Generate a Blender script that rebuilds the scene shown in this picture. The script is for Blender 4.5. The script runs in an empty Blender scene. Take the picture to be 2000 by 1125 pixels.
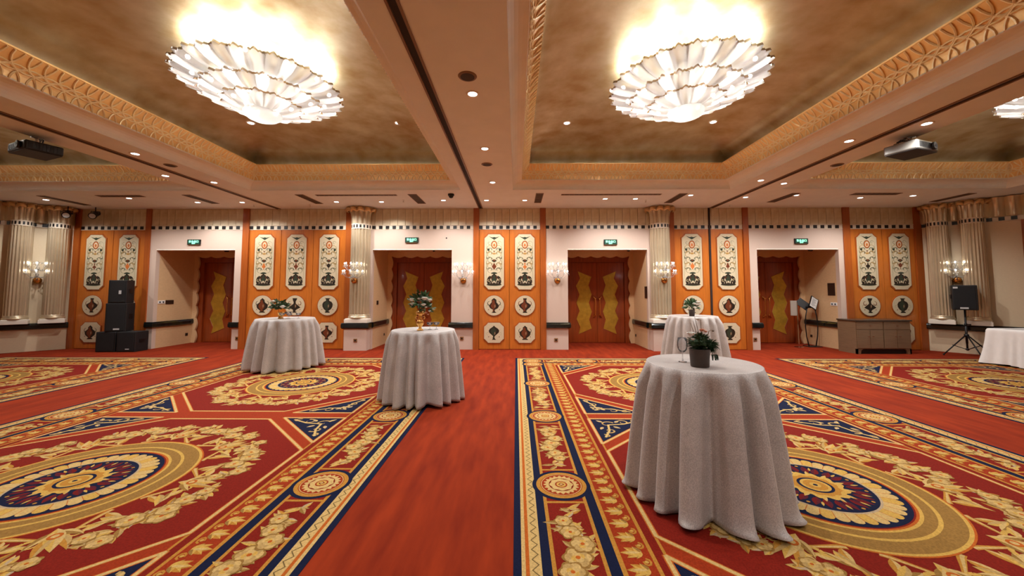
import bpy, math, random
from mathutils import Vector, Matrix
random.seed(11)
PI = math.pi
SC = bpy.context.scene
COL = SC.collection
sin, cos, pi = math.sin, math.cos, math.pi

# ---------------------------------------------------------------- camera, exposure, world
EYE = 1.65; FPX = 735.0; PITCH = math.atan(44/735); YAW = math.atan(8/735)
cam = bpy.data.cameras.new('camera'); camo = bpy.data.objects.new('camera', cam); COL.objects.link(camo)
cam.sensor_width = 36; cam.lens = FPX/2000*36; cam.shift_y = -38.5/2000; cam.clip_start = .05
camo.location = (0, 0, EYE); camo.rotation_euler = (pi/2+PITCH, 0, YAW)
SC.camera = camo
SC.view_settings.view_transform = 'Standard'; SC.view_settings.look = 'None'
SC.view_settings.gamma = 1; SC.view_settings.use_curve_mapping = False
SC.view_settings.exposure = 0.04
SC.cycles.max_bounces = 9; SC.cycles.diffuse_bounces = 4; SC.cycles.glossy_bounces = 4
SC.cycles.sample_clamp_indirect = 6; SC.cycles.caustics_reflective = False; SC.cycles.caustics_refractive = False
w = bpy.data.worlds.new('world'); SC.world = w; w.use_nodes = True
w.node_tree.nodes['Background'].inputs[0].default_value = (.9, .8, .7, 1)
w.node_tree.nodes['Background'].inputs[1].default_value = .02
# light strengths
L_DOWN = 150; L_VAULT = 220; L_CHAND = 230; L_SCONCE = 26; L_COVE = .5
DOWN_COL = (.99, .985, 1); CHAND_COL = (1, .985, .96)

# ---------------------------------------------------------------- helpers
def srgb(r, g, b):
    f = lambda c: c/12.92 if c <= .04045 else ((c+.055)/1.055)**2.4
    return (f(r/255), f(g/255), f(b/255))

class MB:
    "collects shapes into one mesh"
    def __init__(s): s.v = []; s.f = []; s.m = []; s.c = []
    def add(s, vs, fs, m=0, col=None):
        o = len(s.v); s.v.extend(vs); s.f.extend([tuple(i+o for i in f) for f in fs]); s.m.extend([m]*len(fs))
        s.c.extend([col or (1, 1, 1)]*len(vs)) if not (col and isinstance(col, list)) else s.c.extend(col)
        return s
    def box(s, x0, x1, y0, y1, z0, z1, m=0, col=None):
        vs = [(x0,y0,z0),(x1,y0,z0),(x1,y1,z0),(x0,y1,z0),(x0,y0,z1),(x1,y0,z1),(x1,y1,z1),(x0,y1,z1)]
        return s.add(vs, [(0,3,2,1),(4,5,6,7),(0,1,5,4),(1,2,6,5),(2,3,7,6),(3,0,4,7)], m, col)
    def poly(s, pts, z, col=None, m=0):
        return s.add([(p[0], p[1], z) for p in pts], [tuple(range(len(pts)))], m, col)
    def wpoly(s, pts, y, col=None, m=0):
        "upright polygon facing -y"
        return s.add([(p[0], y, p[1]) for p in pts], [tuple(range(len(pts)))], m, col)
    def prism(s, pts, y0, y1, m=0, col=None):
        "polygon in xz extruded along y"
        n = len(pts)
        vs = [(p[0], y0, p[1]) for p in pts]+[(p[0], y1, p[1]) for p in pts]
        fs = [tuple(range(n)), tuple(range(2*n-1, n-1, -1))]+[((i+1) % n, i, i+n, (i+1) % n+n) for i in range(n)]
        return s.add(vs, fs, m, col)
    def slab(s, pts, z0, z1, m=0, col=None):
        n = len(pts)
        vs = [(p[0], p[1], z0) for p in pts]+[(p[0], p[1], z1) for p in pts]
        fs = [tuple(range(n-1, -1, -1)), tuple(range(n, 2*n))]+[(i, (i+1) % n, (i+1) % n+n, i+n) for i in range(n)]
        return s.add(vs, fs, m, col)
    def tube(s, path, r, n=6, m=0, col=None, closed=False):
        P = [Vector(p) for p in path]; k = len(P); vs = []; fs = []
        up = Vector((0, 0, 1)); prev = None
        for i in range(k):
            a = P[(i-1) % k] if (closed or i > 0) else P[i]; b = P[(i+1) % k] if (closed or i < k-1) else P[i]
            t = (b-a).normalized()
            if prev is None:
                u = t.cross(up)
                if u.length < 1e-3: u = t.cross(Vector((1, 0, 0)))
            else:
                u = prev-t*prev.dot(t)
                if u.length < 1e-4: u = t.cross(up)
            u.normalize(); prev = u; v = t.cross(u)
            rr = r[i] if isinstance(r, (list, tuple)) else r
            for j in range(n):
                q = P[i]+u*(rr*cos(2*pi*j/n))+v*(rr*sin(2*pi*j/n)); vs.append(tuple(q))
        for i in range(k if closed else k-1):
            for j in range(n):
                a = i*n+j; b = i*n+(j+1) % n; c = ((i+1) % k)*n+(j+1) % n; d = ((i+1) % k)*n+j
                fs.append((a, b, c, d))
        if not closed: fs += [tuple(range(n-1, -1, -1)), tuple(range((k-1)*n, k*n))]
        return s.add(vs, fs, m, col)
    def lathe(s, prof, n=24, c=(0, 0, 0), a0=0, a1=2*pi, m=0, col=None, mod=None):
        full = abs(a1-a0-2*pi) < 1e-6; k = n if full else n+1; vs = []; fs = []
        for r, z in prof:
            for j in range(k):
                t = a0+(a1-a0)*j/n; q = r*(mod(t, z) if mod else 1)
                vs.append((c[0]+q*cos(t), c[1]+q*sin(t), c[2]+z))
        for i in range(len(prof)-1):
            for j in range(n):
                j2 = (j+1) % k
                fs.append((i*k+j, i*k+j2, (i+1)*k+j2, (i+1)*k+j))
        return s.add(vs, fs, m, col)
    def grid(s, pts, m=0, col=None, wrap=False):
        "pts: rows of equal length"
        n = len(pts[0]); vs = [p for r in pts for p in r]; fs = []
        for i in range(len(pts)-1):
            for j in range(n if wrap else n-1):
                j2 = (j+1) % n; fs.append((i*n+j, i*n+j2, (i+1)*n+j2, (i+1)*n+j))
        return s.add(vs, fs, m, col)
    def blob(s, c, r, sc=(1, 1, 1), n=8, k=6, m=0, col=None, jit=0):
        pts = []
        for i in range(k+1):
            t = pi*i/k; row = []
            for j in range(n):
                q = r*(1+random.uniform(-jit, jit)); a = 2*pi*j/n
                row.append((c[0]+q*sc[0]*sin(t)*cos(a), c[1]+q*sc[1]*sin(t)*sin(a), c[2]+q*sc[2]*cos(t)))
            pts.append(row)
        return s.grid(pts, m, col, True)
    def build(s, name, mats, parent=None, loc=None, smooth=False, rot=None, bevel=0):
        me = bpy.data.meshes.new(name); me.from_pydata([tuple(v) for v in s.v], [], s.f)
        if not isinstance(mats, (list, tuple)): mats = [mats]
        for m in mats: me.materials.append(m)
        me.polygons.foreach_set('material_index', s.m)
        if any(c != (1, 1, 1) for c in s.c):
            at = me.color_attributes.new('Col', 'FLOAT_COLOR', 'POINT')
            at.data.foreach_set('color', [x for c in s.c for x in (c[0], c[1], c[2], 1)])
        if smooth: me.polygons.foreach_set('use_smooth', [True]*len(me.polygons))
        me.update()
        o = bpy.data.objects.new(name, me); COL.objects.link(o)
        if parent: o.parent = parent
        if loc: o.location = loc
        if rot: o.rotation_euler = rot
        if bevel:
            b = o.modifiers.new('bevel', 'BEVEL'); b.width = bevel; b.segments = 2; b.limit_method = 'ANGLE'; b.angle_limit = .6
        return o

def tag(o, label, cat, group=None):
    o['label'] = label; o['category'] = cat
    if group: o['group'] = group
    return o
def thing(name, label, cat, loc=(0, 0, 0), rz=0, group=None):
    o = bpy.data.objects.new(name, None); COL.objects.link(o); o.empty_display_size = .1
    o.location = loc; o.rotation_euler = (0, 0, rz)
    return tag(o, label, cat, group)
def struct(o): o['kind'] = 'structure'; return o
def stuff(o): o['kind'] = 'stuff'; return o
def copy_tree(o, parent=None, loc=None, rz=None, label=None):
    c = o.copy(); COL.objects.link(c)
    if parent: c.parent = parent
    if loc: c.location = loc
    if rz is not None: c.rotation_euler = (0, 0, rz)
    if label: c['label'] = label
    for ch in KIDS(o): copy_tree(ch, c)
    return c
def KIDS(o): return [x for x in bpy.data.objects if x.parent == o]
def piece(src, parent, loc=None, rot=None, scale=None):
    c = src.copy(); COL.objects.link(c); c.parent = parent
    if loc: c.location = loc
    if rot: c.rotation_euler = rot
    if scale: c.scale = scale
    return c

# image point -> world point on a plane (survey of the photograph)
def ray(x, y):
    p, a = PITCH, -YAW
    fw = Vector((sin(a)*cos(p), cos(a)*cos(p), sin(p))); rt = Vector((cos(a), -sin(a), 0)); up = rt.cross(fw)
    return rt*((x-1000)/FPX)-up*((y-524)/FPX)+fw
def at_z(x, y, z): d = ray(x, y); return Vector((0, 0, EYE))+d*((z-EYE)/d.z)
def at_y(x, y, yy): d = ray(x, y); return Vector((0, 0, EYE))+d*(yy/d.y)
def at_x(x, y, xx): d = ray(x, y); return Vector((0, 0, EYE))+d*(xx/d.x)

# ---------------------------------------------------------------- materials
def nodes(name):
    m = bpy.data.materials.new(name); m.use_nodes = True; nt = m.node_tree
    return m, nt, nt.nodes['Principled BSDF']
def mat(name, col, rough=.5, metal=0, var=0, scale=8, bump=0, bscale=200, stretch=(1, 1, 1), col2=None, coat=0, sheen=0, spec=.5, rvar=0, detail=4):
    m, nt, b = nodes(name); N = nt.nodes; Lk = nt.links
    b.inputs['Roughness'].default_value = rough; b.inputs['Metallic'].default_value = metal
    b.inputs['Specular IOR Level'].default_value = spec
    if coat: b.inputs['Coat Weight'].default_value = coat; b.inputs['Coat Roughness'].default_value = .12
    if sheen: b.inputs['Sheen Weight'].default_value = sheen; b.inputs['Sheen Roughness'].default_value = .4
    tc = N.new('ShaderNodeTexCoord'); mp = N.new('ShaderNodeMapping'); Lk.new(tc.outputs['Object'], mp.inputs[0])
    mp.inputs['Scale'].default_value = stretch
    if var or col2:
        nz = N.new('ShaderNodeTexNoise'); nz.inputs['Scale'].default_value = scale; nz.inputs['Detail'].default_value = detail
        Lk.new(mp.outputs[0], nz.inputs['Vector'])
        rp = N.new('ShaderNodeValToRGB'); rp.color_ramp.elements[0].position = .3; rp.color_ramp.elements[1].position = .7
        a = col if col2 else tuple(c*(1-var) for c in col); bb = col2 or tuple(min(1, c*(1+var)) for c in col)
        rp.color_ramp.elements[0].color = (*a, 1); rp.color_ramp.elements[1].color = (*bb, 1)
        Lk.new(nz.outputs[0], rp.inputs[0]); Lk.new(rp.outputs[0], b.inputs['Base Color'])
        if rvar:
            mr = N.new('ShaderNodeMapRange'); mr.inputs[3].default_value = rough-rvar; mr.inputs[4].default_value = rough+rvar
            mr.inputs[1].default_value = .3; mr.inputs[2].default_value = .7
            Lk.new(nz.outputs[0], mr.inputs[0]); Lk.new(mr.outputs[0], b.inputs['Roughness'])
    else:
        b.inputs['Base Color'].default_value = (*col, 1)
    if bump:
        n2 = N.new('ShaderNodeTexNoise'); n2.inputs['Scale'].default_value = bscale; n2.inputs['Detail'].default_value = 3
        Lk.new(mp.outputs[0], n2.inputs['Vector'])
        bp = N.new('ShaderNodeBump'); bp.inputs['Strength'].default_value = bump; bp.inputs['Distance'].default_value = .01
        Lk.new(n2.outputs[0], bp.inputs['Height']); Lk.new(bp.outputs[0], b.inputs['Normal'])
    return m
def print_mat(name, rough=.9, var=.12, scale=60, bump=0, spec=.3, gain=1):
    m, nt, b = nodes(name); N = nt.nodes; Lk = nt.links
    at = N.new('ShaderNodeAttribute'); at.attribute_name = 'Col'
    nz = N.new('ShaderNodeTexNoise'); nz.inputs['Scale'].default_value = scale; nz.inputs['Detail'].default_value = 3
    tc = N.new('ShaderNodeTexCoord'); Lk.new(tc.outputs['Object'], nz.inputs['Vector'])
    mr = N.new('ShaderNodeMapRange'); mr.inputs[1].default_value = .3; mr.inputs[2].default_value = .7
    mr.inputs[3].default_value = gain*(1-var); mr.inputs[4].default_value = gain*(1+var)
    Lk.new(nz.outputs[0], mr.inputs[0])
    mx = N.new('ShaderNodeMix'); mx.data_type = 'RGBA'; mx.blend_type = 'MULTIPLY'; mx.inputs[0].default_value = 1
    Lk.new(at.outputs['Color'], mx.inputs[6]); Lk.new(mr.outputs[0], mx.inputs[7]); Lk.new(mx.outputs[2], b.inputs['Base Color'])
    b.inputs['Roughness'].default_value = rough; b.inputs['Specular IOR Level'].default_value = spec
    return m
def emit(name, col, s):
    m, nt, b = nodes(name); b.inputs['Base Color'].default_value = (*col, 1)
    b.inputs['Emission Color'].default_value = (*col, 1); b.inputs['Emission Strength'].default_value = s; return m
def glassy(name, col, alpha, rough=.08):
    "thin clear glass: mostly see-through with a bright gloss"
    m, nt, b = nodes(name); N = nt.nodes; Lk = nt.links
    tr = N.new('ShaderNodeBsdfTransparent'); gl = N.new('ShaderNodeBsdfGlossy'); gl.inputs['Roughness'].default_value = rough
    df = N.new('ShaderNodeBsdfDiffuse'); df.inputs[0].default_value = (*[c*.9 for c in col], 1)
    fr = N.new('ShaderNodeFresnel'); fr.inputs[0].default_value = 1.3
    m1 = N.new('ShaderNodeMixShader'); m1.inputs[0].default_value = alpha
    m2 = N.new('ShaderNodeMixShader')
    Lk.new(tr.outputs[0], m1.inputs[1]); Lk.new(df.outputs[0], m1.inputs[2]); Lk.new(fr.outputs[0], m2.inputs[0])
    Lk.new(m1.outputs[0], m2.inputs[1]); Lk.new(gl.outputs[0], m2.inputs[2])
    Lk.new(m2.outputs[0], N['Material Output'].inputs[0]); return m

M = {}
M['ceil'] = mat('ceiling_paint', srgb(230, 228, 222), .7, var=.03, scale=3)
M['cream'] = mat('cream_paint', srgb(234, 224, 206), .55, var=.03, scale=4)
M['pink'] = mat('pink_wall_covering', srgb(206, 182, 163), .5, var=.04, scale=30, stretch=(1, 1, 6), bump=.05)
M['tanwall'] = mat('tan_wall_covering', srgb(222, 200, 164), .5, var=.05, scale=20, stretch=(1, 1, 6))
M['beige'] = mat('beige_wall_covering', srgb(214, 176, 130), .5, var=.08, scale=14, stretch=(1, 1, 8))
M['wood'] = mat('orange_cherry_veneer', srgb(190, 106, 36), .32, var=.14, scale=5, stretch=(5, 5, .4), coat=.25)
M['wood2'] = mat('post_cherry_veneer', srgb(162, 82, 30), .3, var=.14, scale=5, stretch=(6, 6, .4), coat=.25)
M['door'] = mat('red_brown_door_veneer', srgb(140, 58, 20), .22, var=.15, scale=4, stretch=(5, 5, .4), coat=.4)
M['gap'] = mat('dark_gap', srgb(40, 22, 14), .8)
M['brass'] = mat('polished_brass', srgb(226, 160, 84), .25, 1)
M['goldpane'] = mat('gold_leaf_glass', srgb(196, 156, 56), .3, .6, var=.15, scale=10)
M['leaf'] = mat('gold_leaf_vault', srgb(216, 202, 166), .47, 1, col2=srgb(182, 154, 104), scale=2.6, rvar=.05, detail=12, bump=.06, bscale=40)
M['gild'] = mat('gilded_relief', srgb(252, 200, 126), .4, .2, var=.1, scale=6)
M['gild2'] = mat('gilded_rib', srgb(255, 222, 164), .35, .15, var=.08, scale=8)
M['silver'] = mat('silver_leaf', srgb(218, 200, 166), .28, .62, var=.06, scale=3)
M['gilt'] = mat('pale_gilt', srgb(214, 176, 122), .3, .7)
M['silverp'] = mat('silver_leaf_panel', srgb(230, 216, 186), .40, .3, col2=srgb(196, 172, 128), scale=3.5, detail=8)
M['black'] = mat('black_marble', srgb(22, 24, 22), .12, var=.5, scale=9)
M['white'] = mat('white_tile', srgb(228, 214, 190), .4)
M['blk'] = mat('black_square', srgb(24, 22, 20), .4)
M['carpet'] = mat('red_broadloom', srgb(112, 32, 12), .95, col2=srgb(140, 47, 17), scale=2.5, stretch=(3.5, .6, 1), spec=.1, detail=6, bump=.25, bscale=260)
M['rug'] = print_mat('patterned_carpet_pile', .95, .2, 90, spec=.1, gain=.76)
M['plaque'] = print_mat('painted_plaque', .45, .05, 30)
M['print'] = print_mat('flat_print', .5, .02, 30)
M['spk'] = mat('speaker_black', srgb(20, 19, 19), .6, var=.2, scale=40, bump=.15)
M['grille'] = mat('speaker_grille', srgb(14, 13, 13), .8, var=.3, scale=300, bump=.4, bscale=400)
M['label'] = mat('pale_label', srgb(200, 200, 196), .5)
M['blackmetal'] = mat('black_metal', srgb(24, 23, 23), .4, .3)
M['chrome'] = mat('chrome', srgb(220, 220, 220), .15, 1)
M['darkplate'] = mat('dark_plate', srgb(48, 28, 20), .4)
M['bronze'] = mat('bronze_plate', srgb(150, 110, 70), .4, .5)
M['lens'] = emit('downlight_lens', (1, .97, .93), 14)
M['bulb'] = emit('chandelier_bulb', CHAND_COL, L_CHAND)
M['candle'] = emit('candle_bulb', (1, .97, .93), L_SCONCE)
M['sign'] = emit('exit_letter_glow', srgb(150, 255, 205), 2.0)
M['signbg'] = emit('exit_green_face', srgb(10, 60, 42), .15)
M['cove'] = emit('added_cove_glow', (1, .93, .82), L_COVE)  # added glow for the vault edge, not a fitted lamp
M['glass'] = glassy('clear_glass', (1, 1, 1), .22)
M['crystal'] = glassy('crystal', (1, 1, 1), .12, .05)
M['petal'] = None
M['green'] = mat('dark_green_leaf', srgb(34, 62, 34), .5, col2=srgb(62, 92, 44), scale=30)
M['moss'] = mat('fern_green', srgb(28, 52, 24), .6, col2=srgb(48, 78, 34), scale=30)
M['bloom'] = mat('ivory_petal', srgb(240, 238, 230), .6, var=.04, scale=40)
M['pinkbloom'] = mat('peach_petal', srgb(232, 170, 140), .6, var=.06, scale=40)
M['twig'] = mat('brown_twig', srgb(110, 88, 52), .7)
M['pot'] = mat('dark_brown_pot', srgb(62, 46, 36), .5, var=.15, scale=20)
M['gold'] = mat('gilt_vase', srgb(232, 176, 96), .28, .9, var=.1, scale=20)
M['steel'] = mat('grey_vent', srgb(126, 92, 62), .5)
M['ventdark'] = mat('vent_slot', srgb(60, 42, 30), .7)
M['cabinet'] = mat('taupe_cabinet_veneer', srgb(138, 112, 84), .32, .25, var=.1, scale=6, stretch=(.6, 1, 8))
M['cabtop'] = mat('dark_cabinet_top', srgb(70, 56, 44), .25)
M['projgrey'] = mat('projector_grey', srgb(128, 124, 116), .4, .3)
M['paper'] = mat('white_paper', srgb(226, 224, 218), .7)
M['greyplastic'] = mat('grey_acrylic', srgb(160, 148, 134), .3)

def petal_mat():
    m, nt, b = nodes('ribbed_frosted_glass'); N = nt.nodes; Lk = nt.links
    tr = N.new('ShaderNodeBsdfTransparent'); tr.inputs[0].default_value = (1, .97, .93, 1)
    tl = N.new('ShaderNodeBsdfTranslucent'); tl.inputs[0].default_value = (.50, .485, .46, 1)
    df = N.new('ShaderNodeBsdfDiffuse'); df.inputs[0].default_value = (.80, .76, .70, 1)
    gl = N.new('ShaderNodeBsdfGlossy'); gl.inputs['Roughness'].default_value = .15
    a = N.new('ShaderNodeMixShader'); a.inputs[0].default_value = .45; Lk.new(tl.outputs[0], a.inputs[1]); Lk.new(df.outputs[0], a.inputs[2])
    c = N.new('ShaderNodeMixShader'); c.inputs[0].default_value = .14; Lk.new(a.outputs[0], c.inputs[1]); Lk.new(tr.outputs[0], c.inputs[2])
    d = N.new('ShaderNodeMixShader'); d.inputs[0].default_value = .08; Lk.new(c.outputs[0], d.inputs[1]); Lk.new(gl.outputs[0], d.inputs[2])
    Lk.new(d.outputs[0], N['Material Output'].inputs[0]); return m
M['petal'] = petal_mat()
M['lipshade'] = glassy('brown_shaded_lip', srgb(216, 168, 112), .85, .2)  # brown shading of the curled leaf tips, put into the lip colour
def cloth_mat(name, col, glit):
    m, nt, b = nodes(name); N = nt.nodes; Lk = nt.links
    tc = N.new('ShaderNodeTexCoord')
    nz = N.new('ShaderNodeTexNoise'); nz.inputs['Scale'].default_value = 150; nz.inputs['Detail'].default_value = 2; Lk.new(tc.outputs['Object'], nz.inputs['Vector'])
    n2 = N.new('ShaderNodeTexNoise'); n2.inputs['Scale'].default_value = 5; Lk.new(tc.outputs['Object'], n2.inputs['Vector'])
    ad = N.new('ShaderNodeMath'); ad.operation = 'MULTIPLY_ADD'; ad.inputs[1].default_value = .35; Lk.new(n2.outputs[0], ad.inputs[0]); Lk.new(nz.outputs[0], ad.inputs[2])
    rp = N.new('ShaderNodeValToRGB'); e = rp.color_ramp.elements
    e[0].position = .55; e[0].color = (*[c*.88 for c in col], 1); e[1].position = .82; e[1].color = (*[min(1, c*glit) for c in col], 1)
    Lk.new(ad.outputs[0], rp.inputs[0]); Lk.new(rp.outputs[0], b.inputs['Base Color'])
    b.inputs['Roughness'].default_value = .5; b.inputs['Specular IOR Level'].default_value = .5; b.inputs['Sheen Weight'].default_value = .45; b.inputs['Sheen Roughness'].default_value = .28
    return m
M['cloth'] = cloth_mat('taupe_velvet_cloth', srgb(174, 165, 157), 1.3)
M['linen'] = mat('white_linen', srgb(232, 226, 218), .8, var=.03, scale=10)

# ================================================================ STRUCTURE
CZ = 4.02; WY = 10.70; DY = 12.17; FRONT = -5.5
XL, XR = -15.2, 13.6
# ---- floor
f = MB(); f.box(XL-.2, XR+.2, FRONT-.2, DY+.4, -.12, 0)
struct(f.build('floor', M['carpet']))

# ---- ceiling with four coffers
COF = [(-12.6, -7.46), (-6.28, -1.31), (-.075, 5.0), (6.19, 11.36)]   # x ranges of the openings
Y0, Y1 = 2.35, 8.72
cb = MB()
xs = [XL-.3]+[v for c in COF for v in c]+[XR+.3]
cb.box(XL-.3, XR+.3, FRONT-.3, Y0, CZ, CZ+.1); cb.box(XL-.3, XR+.3, Y1, WY+.25, CZ, CZ+.1)
for i in range(0, len(xs), 2): cb.box(xs[i], xs[i+1], Y0, Y1, CZ, CZ+.1)
ceiling = struct(cb.build('ceiling', M['ceil']))
rb = MB()
for i, (tx, gy) in enumerate(((-6.86, 0), (-1.015, 0), (5.57, 0))):       # partition tracks
    t = MB(); t.box(tx-.035, tx+.035, FRONT, WY, CZ-.004, CZ-.001)
    t.box(tx-.06, tx-.037, FRONT, WY, CZ-.016, CZ-.001, 1); t.box(tx+.037, tx+.06, FRONT, WY, CZ-.016, CZ-.001, 1)
    o = t.build('partition_track', [M['gap'], M['steel']], ceiling); o['label'] = 'dark folding-partition track slot in the ceiling'

def ring(c, d, z):
    x0, x1 = c; return [(x0+d, Y0+d, z), (x1-d, Y0+d, z), (x1-d, Y1-d, z), (x0+d, Y1-d, z)]
def coffer(c, k):
    st = MB(); rows = []
    for i in range(7):                                     # painted concave step
        t = i/6; rows.append(ring(c, .195*(1-cos(t*pi/2)), CZ+.165*sin(t*pi/2)))
    rows.append(ring(c, .205, CZ+.172)); rows.append(ring(c, .205, CZ+.185))
    st.grid(rows, wrap=True); struct(st.build('trim_%d' % (k*3+1), M['cream']))
    g = MB(); rows = []; NP = 8
    prof = []
    for i in range(NP+1):                                  # gilded cove
        t = i/NP; prof.append((.20+.165*(t-.28*sin(pi*t)), .18+.30*t))
    rows = [ring(c, .19, CZ+.172), ring(c, .19, CZ+.18)]+[ring(c, d, CZ+z) for d, z in prof]+[ring(c, .375, CZ+.485), ring(c, .375, CZ+.505), ring(c, .355, CZ+.51), ring(c, .16, CZ+.50)]
    g.grid(rows, wrap=True); tr = struct(g.build('trim_%d' % (k*3+2), M['gild']))
    # interlaced arches in relief: every side of the cove
    r = MB()
    def pv(s):                                             # s 0..1 up the cove
        s = min(max(s, 0), 1)*NP; i = min(int(s), NP-1); q = s-i
        return (prof[i][0]*(1-q)+prof[i+1][0]*q, prof[i][1]*(1-q)+prof[i+1][1]*q)
    x0, x1 = c
    sides = [('x', x0, x1, Y1, -1), ('y', Y0, Y1, x0, 1), ('y', Y0, Y1, x1, -1), ('x', x0, x1, Y0, 1)]
    for ax, a, b, e, sg in sides:
        L = b-a-.5; n = round(L/.158); sp = L/n; R = .205
        for q in range(-1, n+2):
            for topdown in (0, 1):
                cx = a+.25+q*sp+(sp/2 if topdown else 0); path = []
                for i in range(13):
                    th = pi*i/12; u = cx+R*cos(th); s = R*sin(th)/.34
                    if topdown: s = 1-s
                    dd, zz = pv(s)
                    u = min(max(u, a+dd), b-dd)
                    off = e+sg*(dd+.004)
                    path.append((u, off, CZ+zz-.004) if ax == 'x' else (off, u, CZ+zz-.004))
                r.tube(path, .012, 5)
    o = stuff(r.build('relief_rib', M['gild2'], tr)); o['label'] = 'interlaced raised arches on the gilded cove'
    # gold leaf vault
    v = MB(); rows = []
    for i in range(15):
        t = i/14*pi/2; rows.append(ring(c, .16+1.02*(1-cos(t)), CZ+.50+.41*sin(t)))
    v.grid(rows, wrap=True); n0 = len(v.v)
    v.add(ring(c, 1.18, CZ+.91), [(0, 1, 2, 3)])
    vo = v.build('ceiling_vault', M['leaf'], smooth=False)
    vo.data.polygons.foreach_set('use_smooth', [True]*len(vo.data.polygons)); vo.data.set_sharp_from_angle(angle=.5); struct(vo)
    # added glow strips behind the gilded lip, only to brighten the vault edge
    for (ax, a, b, e, sg) in sides:
        s = MB(); o0 = e+sg*.20; o1 = e+sg*.24
        if ax == 'x': s.box(a+.45, b-.45, min(o0, o1), max(o0, o1), CZ+.515, CZ+.53)
        else: s.box(min(o0, o1), max(o0, o1), a+.45, b-.45, CZ+.515, CZ+.53)
        so = s.build('added_cove_strip', M['cove'], vo)
for k, c in enumerate(COF): coffer(c, k)
# upper shell so nothing leaks
sh = MB(); sh.box(XL-.3, XR+.3, FRONT-.3, DY+.4, CZ+1.1, CZ+1.2); struct(sh.build('ceiling_slab', M['ceil']))

# ---- back wall
OPEN = [(-10.38, -8.09), (-4.11, -1.84), (1.47, 3.73), (6.83, 9.12)]
PINK = [(-10.56, -7.88), (-4.72, -1.22), (.85, 4.36), (6.60, 9.27)]
POST = [(-12.80, -12.63), (-10.71, -10.56), (-7.88, -7.70), (-4.89, -4.72), (-1.22, -1.06), (.69, .85), (4.36, 4.50), (6.45, 6.60), (9.27, 9.46), (11.27, 11.46)]
WOOD = [(-12.63, [(-12.63, -11.67), (-11.67, -10.71)]), (-7.7, [(-7.70, -6.77), (-6.77, -5.84), (-5.84, -4.89)]), (-1.06, [(-1.06, -.19), (-.19, .69)]),
        (4.5, [(4.50, 5.49), (5.53, 6.45)]), (9.46, [(9.46, 10.37), (10.37, 11.27)])]
OT = 2.85; RZ0, RZ1 = .60, .76; BZ0, BZ1 = 3.41, 3.53
wb = MB()
for (p0, p1), (o0, o1) in zip(PINK, OPEN):
    wb.box(p0, o0, WY, WY+.12, 0, BZ0); wb.box(o1, p1, WY, WY+.12, 0, BZ0); wb.box(o0, o1, WY, WY+.12, OT, BZ0)
wall = struct(wb.build('wall_back', M['pink']))
bk = MB(); xx = -12.85
for (o0, o1) in OPEN: bk.box(xx, o0-.03, WY+.12, WY+.2, 0, CZ+.05); xx = o1+.03; bk.box(o0-.03, o1+.03, WY+.12, WY+.2, OT+.1, CZ+.05)
bk.box(xx, 11.5, WY+.12, WY+.2, 0, CZ+.05)
bk.build('wall_core', M['gap'], wall)
for p0, p1 in POST:
    p = MB(); p.box(p0, p1, WY-.03, WY+.1, 0, CZ); o = p.build('wood_post', M['wood2'], wall); o['label'] = 'full-height cherry wood post'
# frieze panels, one by one, and the chequer band
def frieze(x0, x1, y, parent, z0=BZ1, z1=CZ):
    n = max(1, round((x1-x0)/.215)); s = (x1-x0)/n
    src = MB(); src.box(.004, s-.004, 0, .03, 0, z1-z0-.002); so = src.build('frieze_panel', M['silverp'], parent, (x0, y, z0))
    for i in range(1, n): piece(so, parent, (x0+i*s, y+random.uniform(-.002, .003), z0))
def band(x0, x1, y, parent, z0=BZ0, z1=BZ1):
    n = max(2, round((x1-x0)/.098)); n -= n % 2; s = (x1-x0)/n; b = MB()
    b.box(x0, x1, y+.006, y+.04, z0, z1, 0)
    for i in range(n):
        if i % 2 == 0: b.box(x0+i*s, x0+i*s+s, y-.004, y+.006, z0+.016, z1-.016, 1)
        else: b.box(x0+i*s+.003, x0+i*s+s-.003, y, y+.006, z0+.012, z1-.012, 0)
    b.box(x0, x1, y-.008, y+.01, z0-.004, z0+.008, 0); b.box(x0, x1, y-.008, y+.01, z1-.008, z1+.004, 0)
    o = stuff(b.build('chequer_band', [M['white'], M['blk']], parent)); o['label'] = 'row of small black and ivory squares'
for p0, p1 in PINK: frieze(p0, p1, WY, wall); band(p0, p1, WY, wall)

# ---- painted plaques (printed motifs on raised panels)
CREAM = srgb(204, 188, 154); DK = srgb(44, 34, 24); DKG = srgb(52, 58, 42); BR = srgb(110, 54, 28); OR = srgb(200, 110, 50); GOLDP = srgb(180, 140, 80); TAN = srgb(176, 160, 120); TAN2 = srgb(168, 138, 84); GRL = srgb(128, 128, 100)
def sil(m, prof, cx, z0, h, wd, col, y):
    "symmetric vase silhouette from (half-width, height) pairs"
    pts = [(cx+r*wd, z0+z*h) for r, z in prof]+[(cx-r*wd, z0+z*h) for r, z in reversed(prof)]
    m.wpoly(pts, y, col)
def rib(m, path, wd, col, y):
    n = len(path); L = []; R = []
    for i in range(n):
        a = path[max(0, i-1)]; b = path[min(n-1, i+1)]; dx, dz = b[0]-a[0], b[1]-a[1]; q = math.hypot(dx, dz) or 1
        w_ = wd*(.35+.65*sin(pi*(i+.5)/n))
        L.append((path[i][0]-dz/q*w_, path[i][1]+dx/q*w_)); R.append((path[i][0]+dz/q*w_, path[i][1]-dx/q*w_))
    for i in range(n-1): m.wpoly([L[i], R[i], R[i+1], L[i+1]], y, col)
def spiral(cx, cz, r, turns, a0, sgn=1, n=16):
    return [(cx+r*(1-.75*i/n)*cos(a0+sgn*turns*2*pi*i/n), cz+r*(1-.75*i/n)*sin(a0+sgn*turns*2*pi*i/n)) for i in range(n+1)]
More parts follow.
